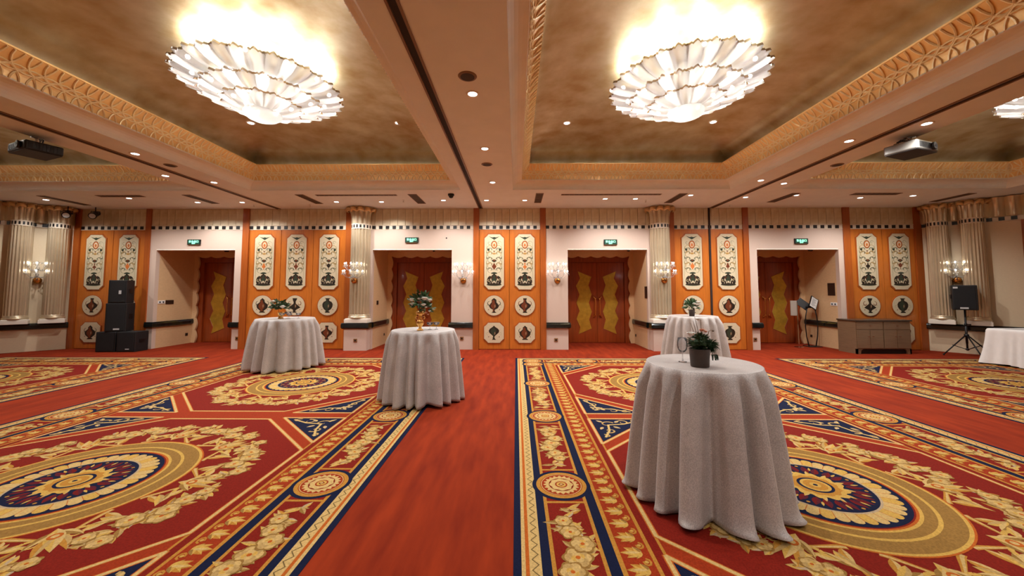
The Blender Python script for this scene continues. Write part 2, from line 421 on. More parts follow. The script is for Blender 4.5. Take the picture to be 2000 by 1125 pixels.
def circ(cx, cz, rx, rz=None, n=24, a0=0): rz = rz or rx; return [(cx+rx*cos(a0+2*pi*i/n), cz+rz*sin(a0+2*pi*i/n)) for i in range(n)]
def notch(w_, h, c):
    "rectangle with scooped corners, centred on x"
    pts = []
    for sx, sz, cx, cz in ((1, -1, w_/2, 0), (1, 1, w_/2, h), (-1, 1, -w_/2, h), (-1, -1, -w_/2, 0)):
        seg = []
        for i in range(5):
            a = pi/2*i/4; seg.append((cx-sx*c*(1-.35*sin(2*a)*.5)*sin(a) if 0 else cx-sx*c*sin(a), cz-sz*c*cos(a)))
        pts += seg if (sx*sz > 0) else seg[::-1]
    return pts
def notch2(w_, h, c, g=0):
    # straight-cut stepped corners
    a = w_/2-g; q = c
    return [(-a+q, g), (a-q, g), (a-q+.02, g+.03), (a-.03, g+q-.02), (a, g+q), (a, h-g-q), (a-.03, h-g-q+.02), (a-q+.02, h-g-.03), (a-q, h-g), (-a+q, h-g), (-a+q-.02, h-g-.03), (-a+.03, h-g-q+.02), (-a, h-g-q), (-a, g+q), (-a+.03, g+q-.02), (-a+q-.02, g+.03)]
VASES = [[(.16, 0), (.2, .03), (.1, .1), (.16, .2), (.42, .38), (.5, .5), (.4, .6), (.16, .72), (.1, .85), (.16, .97), (.14, 1)],
         [(.2, 0), (.12, .05), (.05, .12), (.05, .24), (.18, .34), (.4, .5), (.46, .64), (.36, .78), (.14, .9), (.05, .97), (.02, 1)],
         [(.24, 0), (.26, .04), (.12, .1), (.2, .16), (.42, .3), (.48, .45), (.44, .58), (.24, .7), (.18, .8), (.2, .86), (.08, .95), (.02, 1)],
         [(.14, 0), (.2, .04), (.06, .1), (.14, .2), (.5, .36), (.3, .5), (.1, .62), (.08, .78), (.18, .92), (.2, 1)],
         [(.18, 0), (.22, .04), (.08, .12), (.3, .24), (.42, .42), (.44, .6), (.34, .74), (.14, .82), (.12, .92), (.24, 1)],
         [(.22, 0), (.08, .08), (.06, .2), (.3, .3), (.42, .46), (.3, .62), (.2, .72), (.2, .88), (.1, .96), (.02, 1)]]
def vase_print(m, cz, R, k, y):
    v = VASES[k % 6]; h = R*1.45; wd = R*1.2
    for s in (-1, 1):
        if k % 3 != 1:
            rib(m, spiral(s*R*.44, cz+R*.18, R*.26, .8, pi/2 if s > 0 else pi/2, -s), R*.035, [BR, OR, DKG][k % 3], y)
        rib(m, spiral(s*R*.62, cz-R*.05, R*.2, .7, -pi/2, s), R*.02, TAN, y)
        m.wpoly(circ(s*R*.55, cz-R*.42, R*.05, n=6), y, BR)
    sil(m, v, 0, cz-h/2, h, wd, DK, y-.0006)
    sil(m, [(r*.55, .1+z*.8) for r, z in v], -R*.06, cz-h/2, h, wd, [BR, DKG, BR, DK, DKG, BR][k % 6], y-.0012)
    m.wpoly([(R*.05, cz-R*.25), (R*.16, cz-R*.1), (R*.12, cz+R*.12), (R*.03, cz)], y-.0018, srgb(150, 120, 90))
def tall_print(m, H, k, y):
    # footed urn with two crouching beasts, scrolls, cartouche, bird
    m.wpoly(circ(0, .135, .215, .034), y-.0006, DKG); m.wpoly([(-.2, .13), (.2, .13), (.17, .17), (-.17, .17)], y-.0012, DK)
    sil(m, VASES[4], 0, .16, .32, .20, DK, y-.0006); sil(m, [(.2, 0), (.34, .3), (.2, .7), (.1, 1)], 0, .20, .2, .2, DKG, y-.0012)
    sil(m, [(.3, 0), (.5, .5), (.12, 1)], 0, .44, .05, .20, DKG, y-.0012)
    for s in (-1, 1):
        m.wpoly([(s*.06, .17), (s*.10, .16), (s*.11, .22), (s*.13, .16), (s*.19, .16), (s*.205, .22), (s*.20, .29), (s*.17, .35), (s*.12, .385), (s*.07, .37), (s*.06, .33), (s*.10, .31), (s*.115, .27), (s*.07, .23)][::s], y-.0018, DK)
        rib(m, spiral(s*.15, .26, .045, .9, 0, s, 12), .010, TAN, y-.0024); rib(m, spiral(s*.085, .335, .03, .8, 1, s, 10), .007, BR, y-.0024)
    m.wpoly([(-.035, .23), (0, .175), (.035, .23), (.015, .245), (0, .235), (-.015, .245)], y-.003, CREAM)
    for z, r, c in ((.56, .15, GRL), (.70, .17, TAN2), (.86, .15, GRL), (1.02, .17, TAN2), (1.13, .12, GRL)):
        for s in (-1, 1):
            rib(m, spiral(s*.11, z, r*.62, .95, -pi/2, s), .0085, c, y-.0006); rib(m, spiral(s*.17, z+.06, r*.36, .8, pi/2, -s), .006, c, y-.0006)
            rib(m, [(s*(.02+.17*t), z+.05-.08*(t-.5)**2*4) for t in [i/8 for i in range(9)]], .0065, c, y-.0006)
            m.wpoly(circ(s*.205, z+.03, .013, .024, 6), y-.0006, [DKG, TAN2, GRL, TAN2][int(z*10) % 4])
            m.wpoly([(s*.06, z-.02), (s*.09, z+.01), (s*.07, z+.05)][::s], y-.0006, GRL)
    sil(m, VASES[(k+3) % 6], 0, .57, .18, .13, [BR, OR, OR, BR, DK][k % 5], y-.0012)
    sil(m, [(.1, 0), (.5, .5), (.36, .8), (.05, 1)], 0, .77, .085, .15, DKG, y-.0012); sil(m, [(.1, 0), (.4, .4), (.05, 1)], 0, .80, .05, .1, BR, y-.0018)
    m.wpoly(circ(0, 1.02, .055, .03, 10), y-.0012, GOLDP); m.wpoly([(-.03, 1.09), (0, 1.06), (.03, 1.09), (0, 1.10)], y-.0012, BR)
    for s in (-1, 1):
        m.wpoly([(s*.14, 1.09), (s*.20, 1.115), (s*.19, 1.165), (s*.155, 1.15), (s*.13, 1.165)][::s], y-.0012, DKG)
        rib(m, [(s*(.05+.15*t), 1.2+.06*sin(t*pi)) for t in [i/8 for i in range(9)]], .007, TAN2, y-.0006)
        rib(m, [(s*.225, .3+1.05*i/8) for i in range(9)], .005, GRL, y-.0006)
        rib(m, spiral(s*.14, 1.33, .06, .9, 0, s), .006, GRL, y-.0006)
    m.wpoly(circ(0, 1.275, .088, .115, 20), y-.0006, BR); m.wpoly(circ(0, 1.275, .074, .099, 20), y-.0012, OR); m.wpoly(circ(0, 1.275, .054, .078, 20), y-.0018, CREAM)
    m.wpoly([(-.035, 1.25), (0, 1.21), (.035, 1.25), (.015, 1.31), (-.015, 1.31)], y-.0024, OR)
    m.wpoly([(-.16, 1.515), (-.07, 1.46), (0, 1.415), (.07, 1.46), (.16, 1.515), (.05, 1.485), (0, 1.50), (-.05, 1.485)], y-.0012, DKG)
def leaf_panel(x0, x1, k, tall=True):
    yy = WY; n = x1-x0; cx = n/2
    lp = MB(); lp.box(.005, n-.005, 0, .05, .01, BZ0-.005)
    P = lp.build('wood_panel', M['wood'], wall, (x0, yy+.012, 0), bevel=.006); P['label'] = 'orange cherry wood leaf set with painted plaques'
    def fr(shape, g):        # raised dark moulding behind the plaque
        b = MB(); b.prism(shape, -.014, 0); return b.build('plaque_moulding', M['wood2'], P)
    def pl(shape, draw):
        b = MB(); b.prism(shape, -.022, 0, 0, CREAM); draw(b, -.0225); return b
    tw, th = .555, 1.575
    def place(o, z): o.location = (cx, 0, z)
    place(fr(notch2(tw+.05, th+.05, .115), 0), 1.665)
    b = pl(notch2(tw, th, .11), lambda m, y: tall_print(m, th, k, y)); o = b.build('tall_plaque', M['plaque'], P); place(o, 1.69)
    b = MB(); b.prism(circ(0, 0, .305), -.014, 0); place(b.build('plaque_moulding', M['wood2'], P), 1.235)
    b = pl(circ(0, 0, .283), lambda m, y: vase_print(m, 0, .283, k, y)); place(b.build('round_plaque', M['plaque'], P), 1.235)
    place(fr(notch2(tw+.05, .61, .115), 0), .165)
    b = pl(notch2(tw, .56, .11), lambda m, y: vase_print(m, .28, .27, k+2, y)); place(b.build('square_plaque', M['plaque'], P), .19)
k = 0
for x, leaves in WOOD:
    frieze(leaves[0][0], leaves[-1][1], WY+.01, wall); band(leaves[0][0], leaves[-1][1], WY+.01, wall)
    for a, b in leaves: leaf_panel(a, b, k); k += 1
g = MB(); g.box(5.485, 5.535, WY-.012, WY+.1, 0, CZ); g.build('leaf_gap', M['gap'], wall)

# ---- chair rail of black marble
def rail_path(pts, depth=.07):
    "nosed moulding swept along a plan path; room lies to the left of travel"
    prof = [(0, RZ0), (depth*.55, RZ0), (depth, RZ0+.03), (depth, RZ1-.05), (depth*.8, RZ1-.02), (depth*.95, RZ1-.012), (depth*.8, RZ1), (0, RZ1)]
    rows = []
    for i, p in enumerate(pts):
        d0 = Vector((p[0]-pts[i-1][0], p[1]-pts[i-1][1])).normalized() if i else None
        d1 = Vector((pts[i+1][0]-p[0], pts[i+1][1]-p[1])).normalized() if i < len(pts)-1 else None
        n0 = Vector((d0.y, -d0.x)) if d0 else None; n1 = Vector((d1.y, -d1.x)) if d1 else None
        n = ((n0 or n1)+(n1 or n0)); n.normalize(); q = (n0 or n1).dot(n); n = n/max(q, .4)
        rows.append([(p[0]+n.x*t, p[1]+n.y*t, z) for t, z in prof])
    b = MB(); b.grid(rows)
    b.add(rows[0], [tuple(range(len(prof)))]); b.add(rows[-1], [tuple(range(len(prof)-1, -1, -1))])
    return b
TN = [20]
def rail(pts):
    b = rail_path(pts); o = struct(b.build('trim_%d' % TN[0], M['black'])); TN[0] += 1; o['label'] = 'black marble chair rail'
AB = 12.0
rail([(-10.56, WY), (-10.38, WY), (-10.38, AB)]); rail([(-8.09, AB), (-8.09, WY), (-7.88, WY)])
rail([(-4.11, WY-.0), (-4.11, AB)]); rail([(-1.84, AB), (-1.84, WY), (-1.22, WY)])
rail([(.85, WY), (1.47, WY), (1.47, AB)]); rail([(3.73, AB), (3.73, WY)])
rail([(6.60, WY), (6.83, WY), (6.83, AB)]); rail([(9.12, AB), (9.12, WY), (9.27, WY)])

# ---- the four door alcoves
def wavy(u0, u1, n, amp, waves):
    return [(u0+(u1-u0)*i/n, amp*abs(sin(pi*waves*i/n))) for i in range(n+1)]
ZIG_O = [(.29, .89), (.37, .80), (.22, .705), (.34, .60), (.23, .495), (.34, .395), (.225, .295), (.36, .19), (.30, .105)]
ZIG_I = [(.79, .82), (.685, .715), (.80, .60), (.69, .495), (.80, .385), (.70, .285), (.785, .175)]
def door(k, o0, o1):
    a = MB()                                                # lining: side walls and soffit
    a.box(o0-.1, o0, WY+.12, DY+.2, 0, 3.0); a.box(o1, o1+.1, WY+.12, DY+.2, 0, 3.0); a.box(o0, o1, WY+.12, DY+.2, 2.90, 3.0)
    a.box(o0, o1, WY+.001, WY+.12, OT-.03, OT, 1)
    al = a.build('alcove_lining', [M['beige'], M['cream']], wall)
    ww = .11; wt = 2.74                                     # wavy-edged plaster surround in front of the doors
    L = [(o0+ww+q, .0+z) for z, q in wavy(0, wt, 96, .05, 7)]; Rr = [(o1-ww-q, z) for z, q in wavy(0, wt, 96, .05, 7)]
    T = [(x, wt-q+.02) for x, q in wavy(o0+ww, o1-ww, 64, .055, 5)]
    s = MB()
    for i in range(96):
        s.prism([(o0, L[i][1]), L[i], L[i+1], (o0, L[i+1][1])], AB, AB+.06); s.prism([Rr[i], (o1, Rr[i][1]), (o1, Rr[i+1][1]), Rr[i+1]], AB, AB+.06)
    for i in range(64): s.prism([T[i], T[i+1], (T[i+1][0], 2.9), (T[i][0], 2.9)], AB, AB+.06)
    s.box(o0, o0+ww, AB, AB+.06, wt, 2.9); s.box(o1-ww, o1, AB, AB+.06, wt, 2.9)
    s.build('wavy_surround', M['beige'], wall)
    D = struct(thing_root('door_%d' % k, ((o0+o1)/2, DY, 0)))
    W2 = .865; H = 2.56
    fr = MB(); hw = (o1-o0)/2
    fr.box(-hw, -W2, -.09, .1, 0, 2.9); fr.box(W2, hw, -.09, .1, 0, 2.9); fr.box(-W2, W2, -.09, .1, H, 2.9)
    fr.box(-W2-.03, -W2, -.105, -.09, 0, H+.03); fr.box(W2, W2+.03, -.105, -.09, 0, H+.03); fr.box(-W2-.03, W2+.03, -.105, -.09, H, H+.03)
    fr.build('door_frame', M['door'], D)
    for s_ in (-1, 1):
        lf = MB(); lf.box(-W2+.004, -.003, -.03, .03, .01, H-.004)
        if s_ > 0: lf.v = [(-v[0], v[1], v[2]) for v in lf.v]; lf.f = [f[::-1] for f in lf.f]
        l = lf.build('door_leaf', M['door'], D, bevel=.004)
        pts = [(-W2+u*W2, v*H) for u, v in ZIG_O+ZIG_I[::-1]]
        if s_ > 0: pts = [(-x, z) for x, z in pts][::-1]
        pb = MB(); pb.prism(pts, -.037, -.028); pb.build('zigzag_pane', M['goldpane'], l)
        eb = MB(); n = len(pts); q = [(x, -.036, z) for x, z in pts]; eb.tube(q, .007, 4, closed=True); eb.build('zigzag_bead', M['wood2'], l)
        hb = MB(); hx = s_*.075
        hb.tube([(hx+s_*.035, -.05, .80), (hx+s_*.03, -.075, .84), (hx, -.09, .88), (hx-s_*.004, -.095, 1.0), (hx, -.098, 1.14), (hx-s_*.004, -.095, 1.28), (hx, -.09, 1.40), (hx+s_*.03, -.075, 1.44), (hx+s_*.035, -.05, 1.48)], [.008, .012, .015, .012, .013, .012, .015, .012, .008], 8)
        for z in (.88, 1.40):
            hb.tube([(hx, -.028, z), (hx, -.09, z)], [.02, .012], 8); hb.tube([(hx, -.06, z), (hx+s_*.05, -.07, z+(.05 if z > 1 else -.05)), (hx+s_*.055, -.05, z+(.09 if z > 1 else -.09))], [.012, .009, .006], 6)
            hb.blob((hx-s_*.02, -.08, z), .017)
        hb.build('pull_handle', M['brass'], l, smooth=True)
def thing_root(name, loc):
    o = bpy.data.objects.new(name, None); COL.objects.link(o); o.location = loc; return o
for k, (o0, o1) in enumerate(OPEN): door(k+1, o0, o1)
bs = MB(); bs.box(-13, 12, DY+.12, DY+.3, 0, 3.1); bs.build('wall_behind', M['gap'], wall)

# ---- angled corner walls and the rest of the shell
def corner(name, ox, oy, ang, length, sgn):
    "local x runs along the wall away from the back wall; local -y is the room"
    o = thing_root(name, (ox, oy, 0)); o.rotation_euler = (0, 0, ang); struct(o)
    b = MB(); x0, x1 = (0, length) if sgn > 0 else (-length, 0)
    b.box(x0, x1, 0, .1, 0, CZ); b.build('wall_plaster', M['tanwall'], o)
    r = rail_path([(x0, 0), (x1, 0)]); q = r.build('chair_rail', M['black'], o); q['label'] = 'black marble chair rail'
    band(x0, x1, -.02, o)
    # flared, lobed silver cornice
    u = x0; lob = MB()
    while u < x1-.01:
        wd = .245; rows = []
        for i in range(9):
            t = i/8; z = BZ1+.0+(CZ-.02-BZ1)*t; fl = .03+.02*t+.16*t**4
            if t == 1: fl -= .02
            rows.append([(min(u+wd*j/6, x1), -fl-.09*sin(pi*j/6)*(1 if t < .99 else .8), z) for j in range(7)])
        lob.grid(rows); u += wd
    lob.build('lobed_cornice', M['silver'], o, smooth=True)
    return o
cR = corner('wall_corner_right', 11.46, WY, math.atan2(-.8, .6), 2.9, 1)
cL = corner('wall_corner_left', -12.80, WY, math.atan2(.7071, .7071), 3.2, -1)
rx, ry = 11.46+2.9*.6, WY-2.9*.8; lx, ly = -12.8-3.2*.7071, WY-3.2*.7071
b = MB(); b.box(rx, rx+.1, FRONT, ry, 0, CZ); struct(b.build('wall_right', M['cream']))
b = MB(); b.box(lx-.1, lx, FRONT, ly, 0, CZ); struct(b.build('wall_left', M['cream']))
b = MB(); b.box(XL, XR+.1, FRONT-.1, FRONT, 0, CZ); struct(b.build('wall_front', M['cream']))
p = MB(); p.box(1.69, 1.80, -.03, .02, 0, BZ0); o = p.build('wood_post', M['wood2'], cR)

# ---- silver columns
def column_mesh(R, lobes):
    zb = .76
    parts = {}
    pl = MB(); pl.box(-R*1.18, R*1.18, -R*1.02, R*.6, zb, zb+.10); pl.box(-R*1.1, R*1.1, -R*.98, R*.6, zb+.10, zb+.125)
    parts['plinth'] = (pl, 'cream', False, .008)
    bs = MB(); bs.lathe([(R*1.1, zb+.125), (R*1.13, zb+.15), (R*1.1, zb+.175), (R*1.03, zb+.185), (R*1.07, zb+.205), (R*1.03, zb+.225), (R*.98, zb+.23)], 40)
    parts['base_ring'] = (bs, 'silver', True, 0)
    n = 20; sh = MB(); sh.lathe([(R*.97, zb+.22), (R*.955, BZ0-.01)], n*8, mod=lambda t, z: .93+.14*abs(sin(t*n/2)))
    parts['reeded_shaft'] = (sh, 'silver', True, 0)
    bd = MB(); bd.lathe([(R*.98, BZ0-.015), (R*1.02, BZ0-.01), (R*1.02, BZ0), (R, BZ0), (R, BZ1), (R*1.02, BZ1), (R*1.02, BZ1+.015), (R*.95, BZ1+.018)], 48)
    q = 18
    for i in range(q):
        a = 2*pi*i/q; a2 = a+2*pi/q*.5
        bd.add([((R+.004)*cos(t), (R+.004)*sin(t), z) for z in (BZ0+.018, BZ1-.018) for t in (a, (a+a2)/2, a2)], [(0, 1, 4, 3), (1, 2, 5, 4)], 1)
    parts['chequer_ring'] = (bd, ('white', 'blk'), False, 0)
    cp = MB(); cp.lathe([(R*.93, BZ1+.015), (R*.94, BZ1+.2), (R*1.0, CZ-.16), (R*1.2, CZ-.06), (R*1.3, CZ-.005)], lobes*10, mod=lambda t, z: .90+.22*abs(sin(t*lobes/2))**.7)
    parts['lobed_capital'] = (cp, 'silver', True, 0)
    cr = MB()
    for i in range(lobes):                                   # curled leaf tips
        a = 2*pi*(i+.5)/lobes
        pts = []
        for j in range(7):
            th = -1.6+3.6*j/6; rr = R*1.34+.06*cos(th); z = CZ-.068+.058*sin(th); row = []
            for s in range(7):
                b_ = a+(s/6-.5)*2*pi/lobes*.92; e = .93+.15*sin(pi*s/6); row.append((rr*e*cos(b_), rr*e*sin(b_), z-.035*(1-sin(pi*s/6))))
            pts.append(row)
        cr.grid(pts)
    parts['curled_leaf_tips'] = (cr, 'gilt', True, 0)
    return parts
def column(R, lobes, loc, rz, label):
    t = thing('column', label, 'column', loc, rz); t['kind'] = 'structure'
    for nme, (mb, m, sm, bv) in column_mesh(R, lobes).items():
        mm = [M[x] for x in m] if isinstance(m, tuple) else M[m]
        mb.build(nme, mm, t, smooth=sm, bevel=bv)
    return t
c0 = column(.275, 12, (-4.44, WY, 0), 0, 'silver fluted column between the three-leaf wood bay and the second door alcove')
copy_tree(c0, None, (4.08, WY, 0), 0, 'silver fluted column right of the gold-panelled double doors in the third alcove')
aR, aL = math.atan2(-.8, .6), pi/4
def onR(u, d): return (11.46+.6*u-.8*d, WY-.8*u-.6*d)
def onL(u, d): return (-12.8-.7071*u+.7071*d, WY-.7071*u-.7071*d)
c1 = column(.205, 10, (*onR(.31, .10), 0), aR, 'slim silver column behind the left edge of the tripod loudspeaker')
copy_tree(c1, None, (*onR(.92, .10), 0), aR, 'slim silver column beside the plain wall, on the right of the tripod loudspeaker')
copy_tree(c1, None, (*onL(.285, .10), 0), aL, 'slim silver column nearest the tall black loudspeaker stack')
copy_tree(c1, None, (*onL(.93, .10), 0), aL, 'slim silver column at the far left edge of the room')
# pedestals under the columns with their rail
def pedestal(x0, x1, k):
    p2 = MB(); p2.box(x0+.02, x1-.02, WY-.25, WY, 0, RZ0+.02); p2.build('column_pedestal', M['pink'], wall)
    b = rail_path([(x0, WY), (x0, WY-.25), (x1, WY-.25), (x1, WY)], .05); b2 = MB(); b2.box(x0, x1, WY-.25, WY, RZ0+.03, RZ1)
    b.add(b2.v, b2.f)
    o = struct(b.build('trim_%d' % (40+k), M['black'])); o['label'] = 'black marble shelf under a silver column'
pedestal(-4.79, -4.12, 0); pedestal(3.75, 4.40, 1)

# ================================================================ PATTERNED CARPETS
RED = srgb(128, 30, 16); RED2 = srgb(156, 52, 20); NAVY = srgb(20, 26, 52); GLD = srgb(188, 130, 50); CRM = srgb(208, 172, 106); TN_ = srgb(152, 112, 54); PALE = srgb(188, 152, 92)
ORG = srgb(188, 94, 32); YEL = srgb(208, 164, 78); GREY = srgb(186, 160, 124); DRED = srgb(112, 24, 22)
LZ = .0004
PN = [0]
def P2(m, pts, lay, col):
    PN[0] = (PN[0]+1) % 900; m.poly(pts, .003+lay*LZ+PN[0]*4e-7, col)
def line(m, pts, wd, lay, col, closed=False, taper=False):
    n = len(pts)
    for i in range(n if closed else n-1):
        a, b = pts[i], pts[(i+1) % n]; dx, dy = b[0]-a[0], b[1]-a[1]; q = math.hypot(dx, dy) or 1; k = wd/2
        w0 = k*(1-i/n*.8) if taper else k; w1 = k*(1-(i+1)/n*.8) if taper else k
        e = k*.4 if not taper else 0; ux, uy = dx/q*e, dy/q*e
        P2(m, [(a[0]-dy/q*w0-ux, a[1]+dx/q*w0-uy), (a[0]+dy/q*w0-ux, a[1]-dx/q*w0-uy), (b[0]+dy/q*w1+ux, b[1]-dx/q*w1+uy), (b[0]-dy/q*w1+ux, b[1]+dx/q*w1+uy)][::-1][::-1], lay, col)
def annulus(m, c, r0, r1, lay, col, n=72):
    for i in range(n):
        a, b = 2*pi*i/n, 2*pi*(i+1)/n
        P2(m, [(c[0]+r0*cos(a), c[1]+r0*sin(a)), (c[0]+r1*cos(a), c[1]+r1*sin(a)), (c[0]+r1*cos(b), c[1]+r1*sin(b)), (c[0]+r0*cos(b), c[1]+r0*sin(b))], lay, col)
def disc(m, c, r, lay, col, n=48, wob=0, k=8):
    P2(m, [(c[0]+r*(1+wob*cos(k*2*pi*i/n))*cos(2*pi*i/n), c[1]+r*(1+wob*cos(k*2*pi*i/n))*sin(2*pi*i/n)) for i in range(n)], lay, col)
def lf(m, x, y, a, L, W, lay, col, vein=None, bend=0):
    "pointed leaf with a lighter half"
    ca, sa = cos(a), sin(a); up = []; dn = []; md = []
    for i in range(7):
        t = i/6; w_ = W/2*sin(pi*t**.8)*(1 if t < 1 else 0); b_ = bend*L*t*t
        f = lambda u, v: (x+u*ca-v*sa, y+u*sa+v*ca)
        up.append(f(L*t, w_+b_)); dn.append(f(L*t, -w_+b_)); md.append(f(L*t, w_*.1+b_))
    P2(m, dn+up[-2:0:-1], lay, col)
    if vein: P2(m, md+up[-2:0:-1], lay+1, vein)
def rose(m, x, y, r, lay, ph=0, c=None):
    c = c or [TN_, CRM, YEL, PALE]
    disc(m, (x, y), r, lay, c[0], 30, .1, 6)
    for i in range(6): a = ph+i*pi/3; disc(m, (x+r*.48*cos(a), y+r*.48*sin(a)), r*.42, lay+1, c[3] if i % 2 else c[1], 10)
    for i in range(4): a = ph+.4+i*pi/2; disc(m, (x+r*.22*cos(a), y+r*.22*sin(a)), r*.27, lay+2, c[1] if i % 2 else c[2], 8)
    disc(m, (x, y), r*.17, lay+3, ORG, 8)
def curl(x, y, r, a0, sg, turns=.9, n=14): return [(x+r*(1-.7*i/n)*cos(a0+sg*turns*2*pi*i/n), y+r*(1-.7*i/n)*sin(a0+sg*turns*2*pi*i/n)) for i in range(n+1)]
def ringrect(m, hw, y0, y1, d0, d1, lay, col):
    a = [(-hw+d0, y0+d0), (hw-d0, y0+d0), (hw-d0, y1-d0), (-hw+d0, y1-d0)]; b = [(-hw+d1, y0+d1), (hw-d1, y0+d1), (hw-d1, y1-d1), (-hw+d1, y1-d1)]
    for i in range(4): j = (i+1) % 4; P2(m, [a[i], a[j], b[j], b[i]], lay, col)
HW = 2.548; PER = 3.51
CY0 = [-.2, 3.315, 6.825]; RY0, RY1 = -2.90, 9.36
def carpet_parts():
    out = {}
    # base: border bands and red field
    m = MB(); rnd = random.Random(5)
    m.slab([(-HW, RY0), (HW, RY0), (HW, RY1), (-HW, RY1)], .0005, .0028, 0, NAVY)
    bands = [(0, .05, NAVY), (.05, .172, CRM), (.172, .232, NAVY), (.232, .258, GLD), (.258, .545, RED), (.545, .57, GLD), (.57, .64, NAVY), (.64, .67, GLD), (.67, .855, RED2), (.855, .88, GLD), (.88, .94, RED), (.94, .96, GLD)]
    for a, b, c in bands: ringrect(m, HW, RY0, RY1, a, b, 0, c)
    ringrect(m, HW, RY0, RY1, .075, .098, 1, ORG)
    d = .96; P2(m, [(-HW+d, RY0+d), (HW-d, RY0+d), (HW-d, RY1-d), (-HW+d, RY1-d)], 0, RED2)
    out['woven_ground'] = m
    # zigzag, leaf border and rose border
    z = MB(); ac = MB(); rs = MB(); rd = MB()
    sides = [((-HW, RY0), (0, 1), (1, 0), RY1-RY0), ((HW, RY1), (0, -1), (-1, 0), RY1-RY0), ((-HW, RY1), (1, 0), (0, -1), 2*HW), ((HW, RY0), (-1, 0), (0, 1), 2*HW)]
    for o, t, nn, L in sides:
        T = lambda u, d: (o[0]+t[0]*u+nn[0]*d, o[1]+t[1]*u+nn[1]*d)
        flip = t[0]*nn[1]-t[1]*nn[0] < 0
        base = math.atan2(t[1], t[0]); inw = math.atan2(nn[1], nn[0]); sg = -1 if flip else 1
        n = int((L-.3)/.045)
        line(z, [T(.14+i*.045, .115 if i % 2 else .155) for i in range(n)], .007, 1, srgb(120, 96, 56))
        n = round((L-1.5)/.15)
        for i in range(n+1):
            u = .75+i*.15*(L-1.5)/(n*.15)
            for da, ll, wd, off in ((0, .135, .05, 0), (.5, .115, .05, .008), (-.5, .115, .05, -.008), (1.0, .08, .042, .012), (-1.0, .08, .042, -.012)):
                lf(ac, *T(u+off, .805), inw+pi+da, ll, wd, 1, TN_ if abs(da) > .8 else GLD, YEL)
            lf(ac, *T(u, .80), inw+pi, .11, .022, 3, CRM)
            line(ac, [T(u+.065+.028*cos(q), .815+.022*sin(q)) for q in [j*.8 for j in range(7)]], .013, 2, GLD)
            disc(ac, T(u+.065, .812), .013, 3, YEL, 8)
        # rose panels between roundels
        if L > 6: cs = [CY0[0]+PER/2*j for j in range(-1, 6)]; us = [(c-RY0) if t[1] > 0 else (RY1-c) for c in cs]
        else: us = [.40, HW-.87, HW+.87, 2*HW-.40]
        us = sorted(us)
        for u in us:
            c = T(u, .40)
            disc(rd, c, .245, 2, NAVY); disc(rd, c, .212, 3, GLD); disc(rd, c, .178, 4, RED2); annulus(rd, c, .165, .172, 5, CRM, 40)
            disc(rd, c, .14, 5, CRM, 96, .09, 20); disc(rd, c, .105, 6, RED); disc(rd, c, .095, 7, CRM, 48, .06, 8); disc(rd, c, .052, 8, RED2); disc(rd, c, .04, 9, YEL, 24); disc(rd, c, .027, 10, RED, 4); disc(rd, c, .016, 11, CRM, 4)
        ends = [(a+.25, b-.25) for a, b in zip(us[:-1], us[1:])]
        for a, b in ends:
            if b-a < .2: continue
            line(rs, [T(a+.015, .258), T(a+.015, .545)], .026, 1, GLD); line(rs, [T(b-.015, .258), T(b-.015, .545)], .026, 1, GLD)
            md = (a+b)/2; hl = (b-a)/2-.08; k = max(3, int(hl/.11))
            for i in range(-k, k+1):
                s = i/k; u = md+s*hl*.9; wv = .05*sin(i*1.7); fl = 1-abs(s)*.55
                for q in (0, 1, 2, 3, 4, 2, 1):
                    a_ = base+rnd.uniform(-2.9, 2.9)
                    lf(rs, *T(u+rnd.uniform(-.04, .04), .40+wv*.6+rnd.uniform(-.06, .06)*fl), (base+(pi/2 if q % 2 else -pi/2)+rnd.uniform(-.9, .9)) if q < 3 else a_, rnd.uniform(.085, .14), .042, 1+q % 2, [GLD, TN_, PALE, YEL, CRM][q], [CRM, PALE, YEL, GREY, YEL][q])
                if abs(s) < .8: rose(rs, *T(u, .40+wv), .075*fl+.02, 4+(i % 2)*4, i)
    out['zigzag_border'] = z; out['acanthus_border'] = ac; out['rose_border'] = rs; out['roundel'] = rd
    # one octagon panel (centred on 0)
    p = MB(); oc = [(1.59, -.67), (1.59, .67), (.64, 1.60), (-.64, 1.60), (-1.59, .67), (-1.59, -.67), (-.64, -1.60), (.64, -1.60)]
    P2(p, oc, 1, RED); line(p, oc, .045, 2, ORG, True); line(p, oc, .028, 3, CRM, True)
    for y in (1.755, -1.755):
        for dy in (-.1, .1): pass
    for sx in (-1, 1):
        for sy in (-1, 1):
            tri = [(sx*1.60, sy*1.655), (sx*.80, sy*1.655), (sx*1.60, sy*.86)]
            P2(p, tri if sx*sy > 0 else tri[::-1], 1, NAVY); line(p, tri, .045, 2, ORG, True); line(p, tri, .028, 3, CRM, True)
            cx, cy = sx*1.40, sy*1.46
            for (dx, dy, r, a0, s) in ((0, 0, .09, .5, 1), (-.2, .06, .075, 2, -1), (.03, -.22, .075, 4, 1), (-.36, .1, .05, 1, 1), (.1, -.38, .045, 2, -1)):
                line(p, curl(cx+sx*dx, cy+sy*dy, r, a0, s), .028, 4, PALE, taper=True)
            line(p, [(cx-sx*.42, cy+sy*.12), (cx-sx*.2, cy-sy*.0), (cx, cy-sy*.03), (cx+sx*.03, cy-sy*.22), (cx+sx*.12, cy-sy*.42)], .026, 4, CRM)
            for (dx, dy, a) in ((-.1, .05, 2.3), (.08, -.1, 5.2), (-.05, -.08, 3.9), (.05, .06, .8)): lf(p, cx+sx*dx, cy+sy*dy, a if sx*sy > 0 else pi-a, .1, .045, 4, CRM, GREY)
    out['octagon_panel'] = p
    g = MB(); rnd = random.Random(9)                         # flowers round the medallion
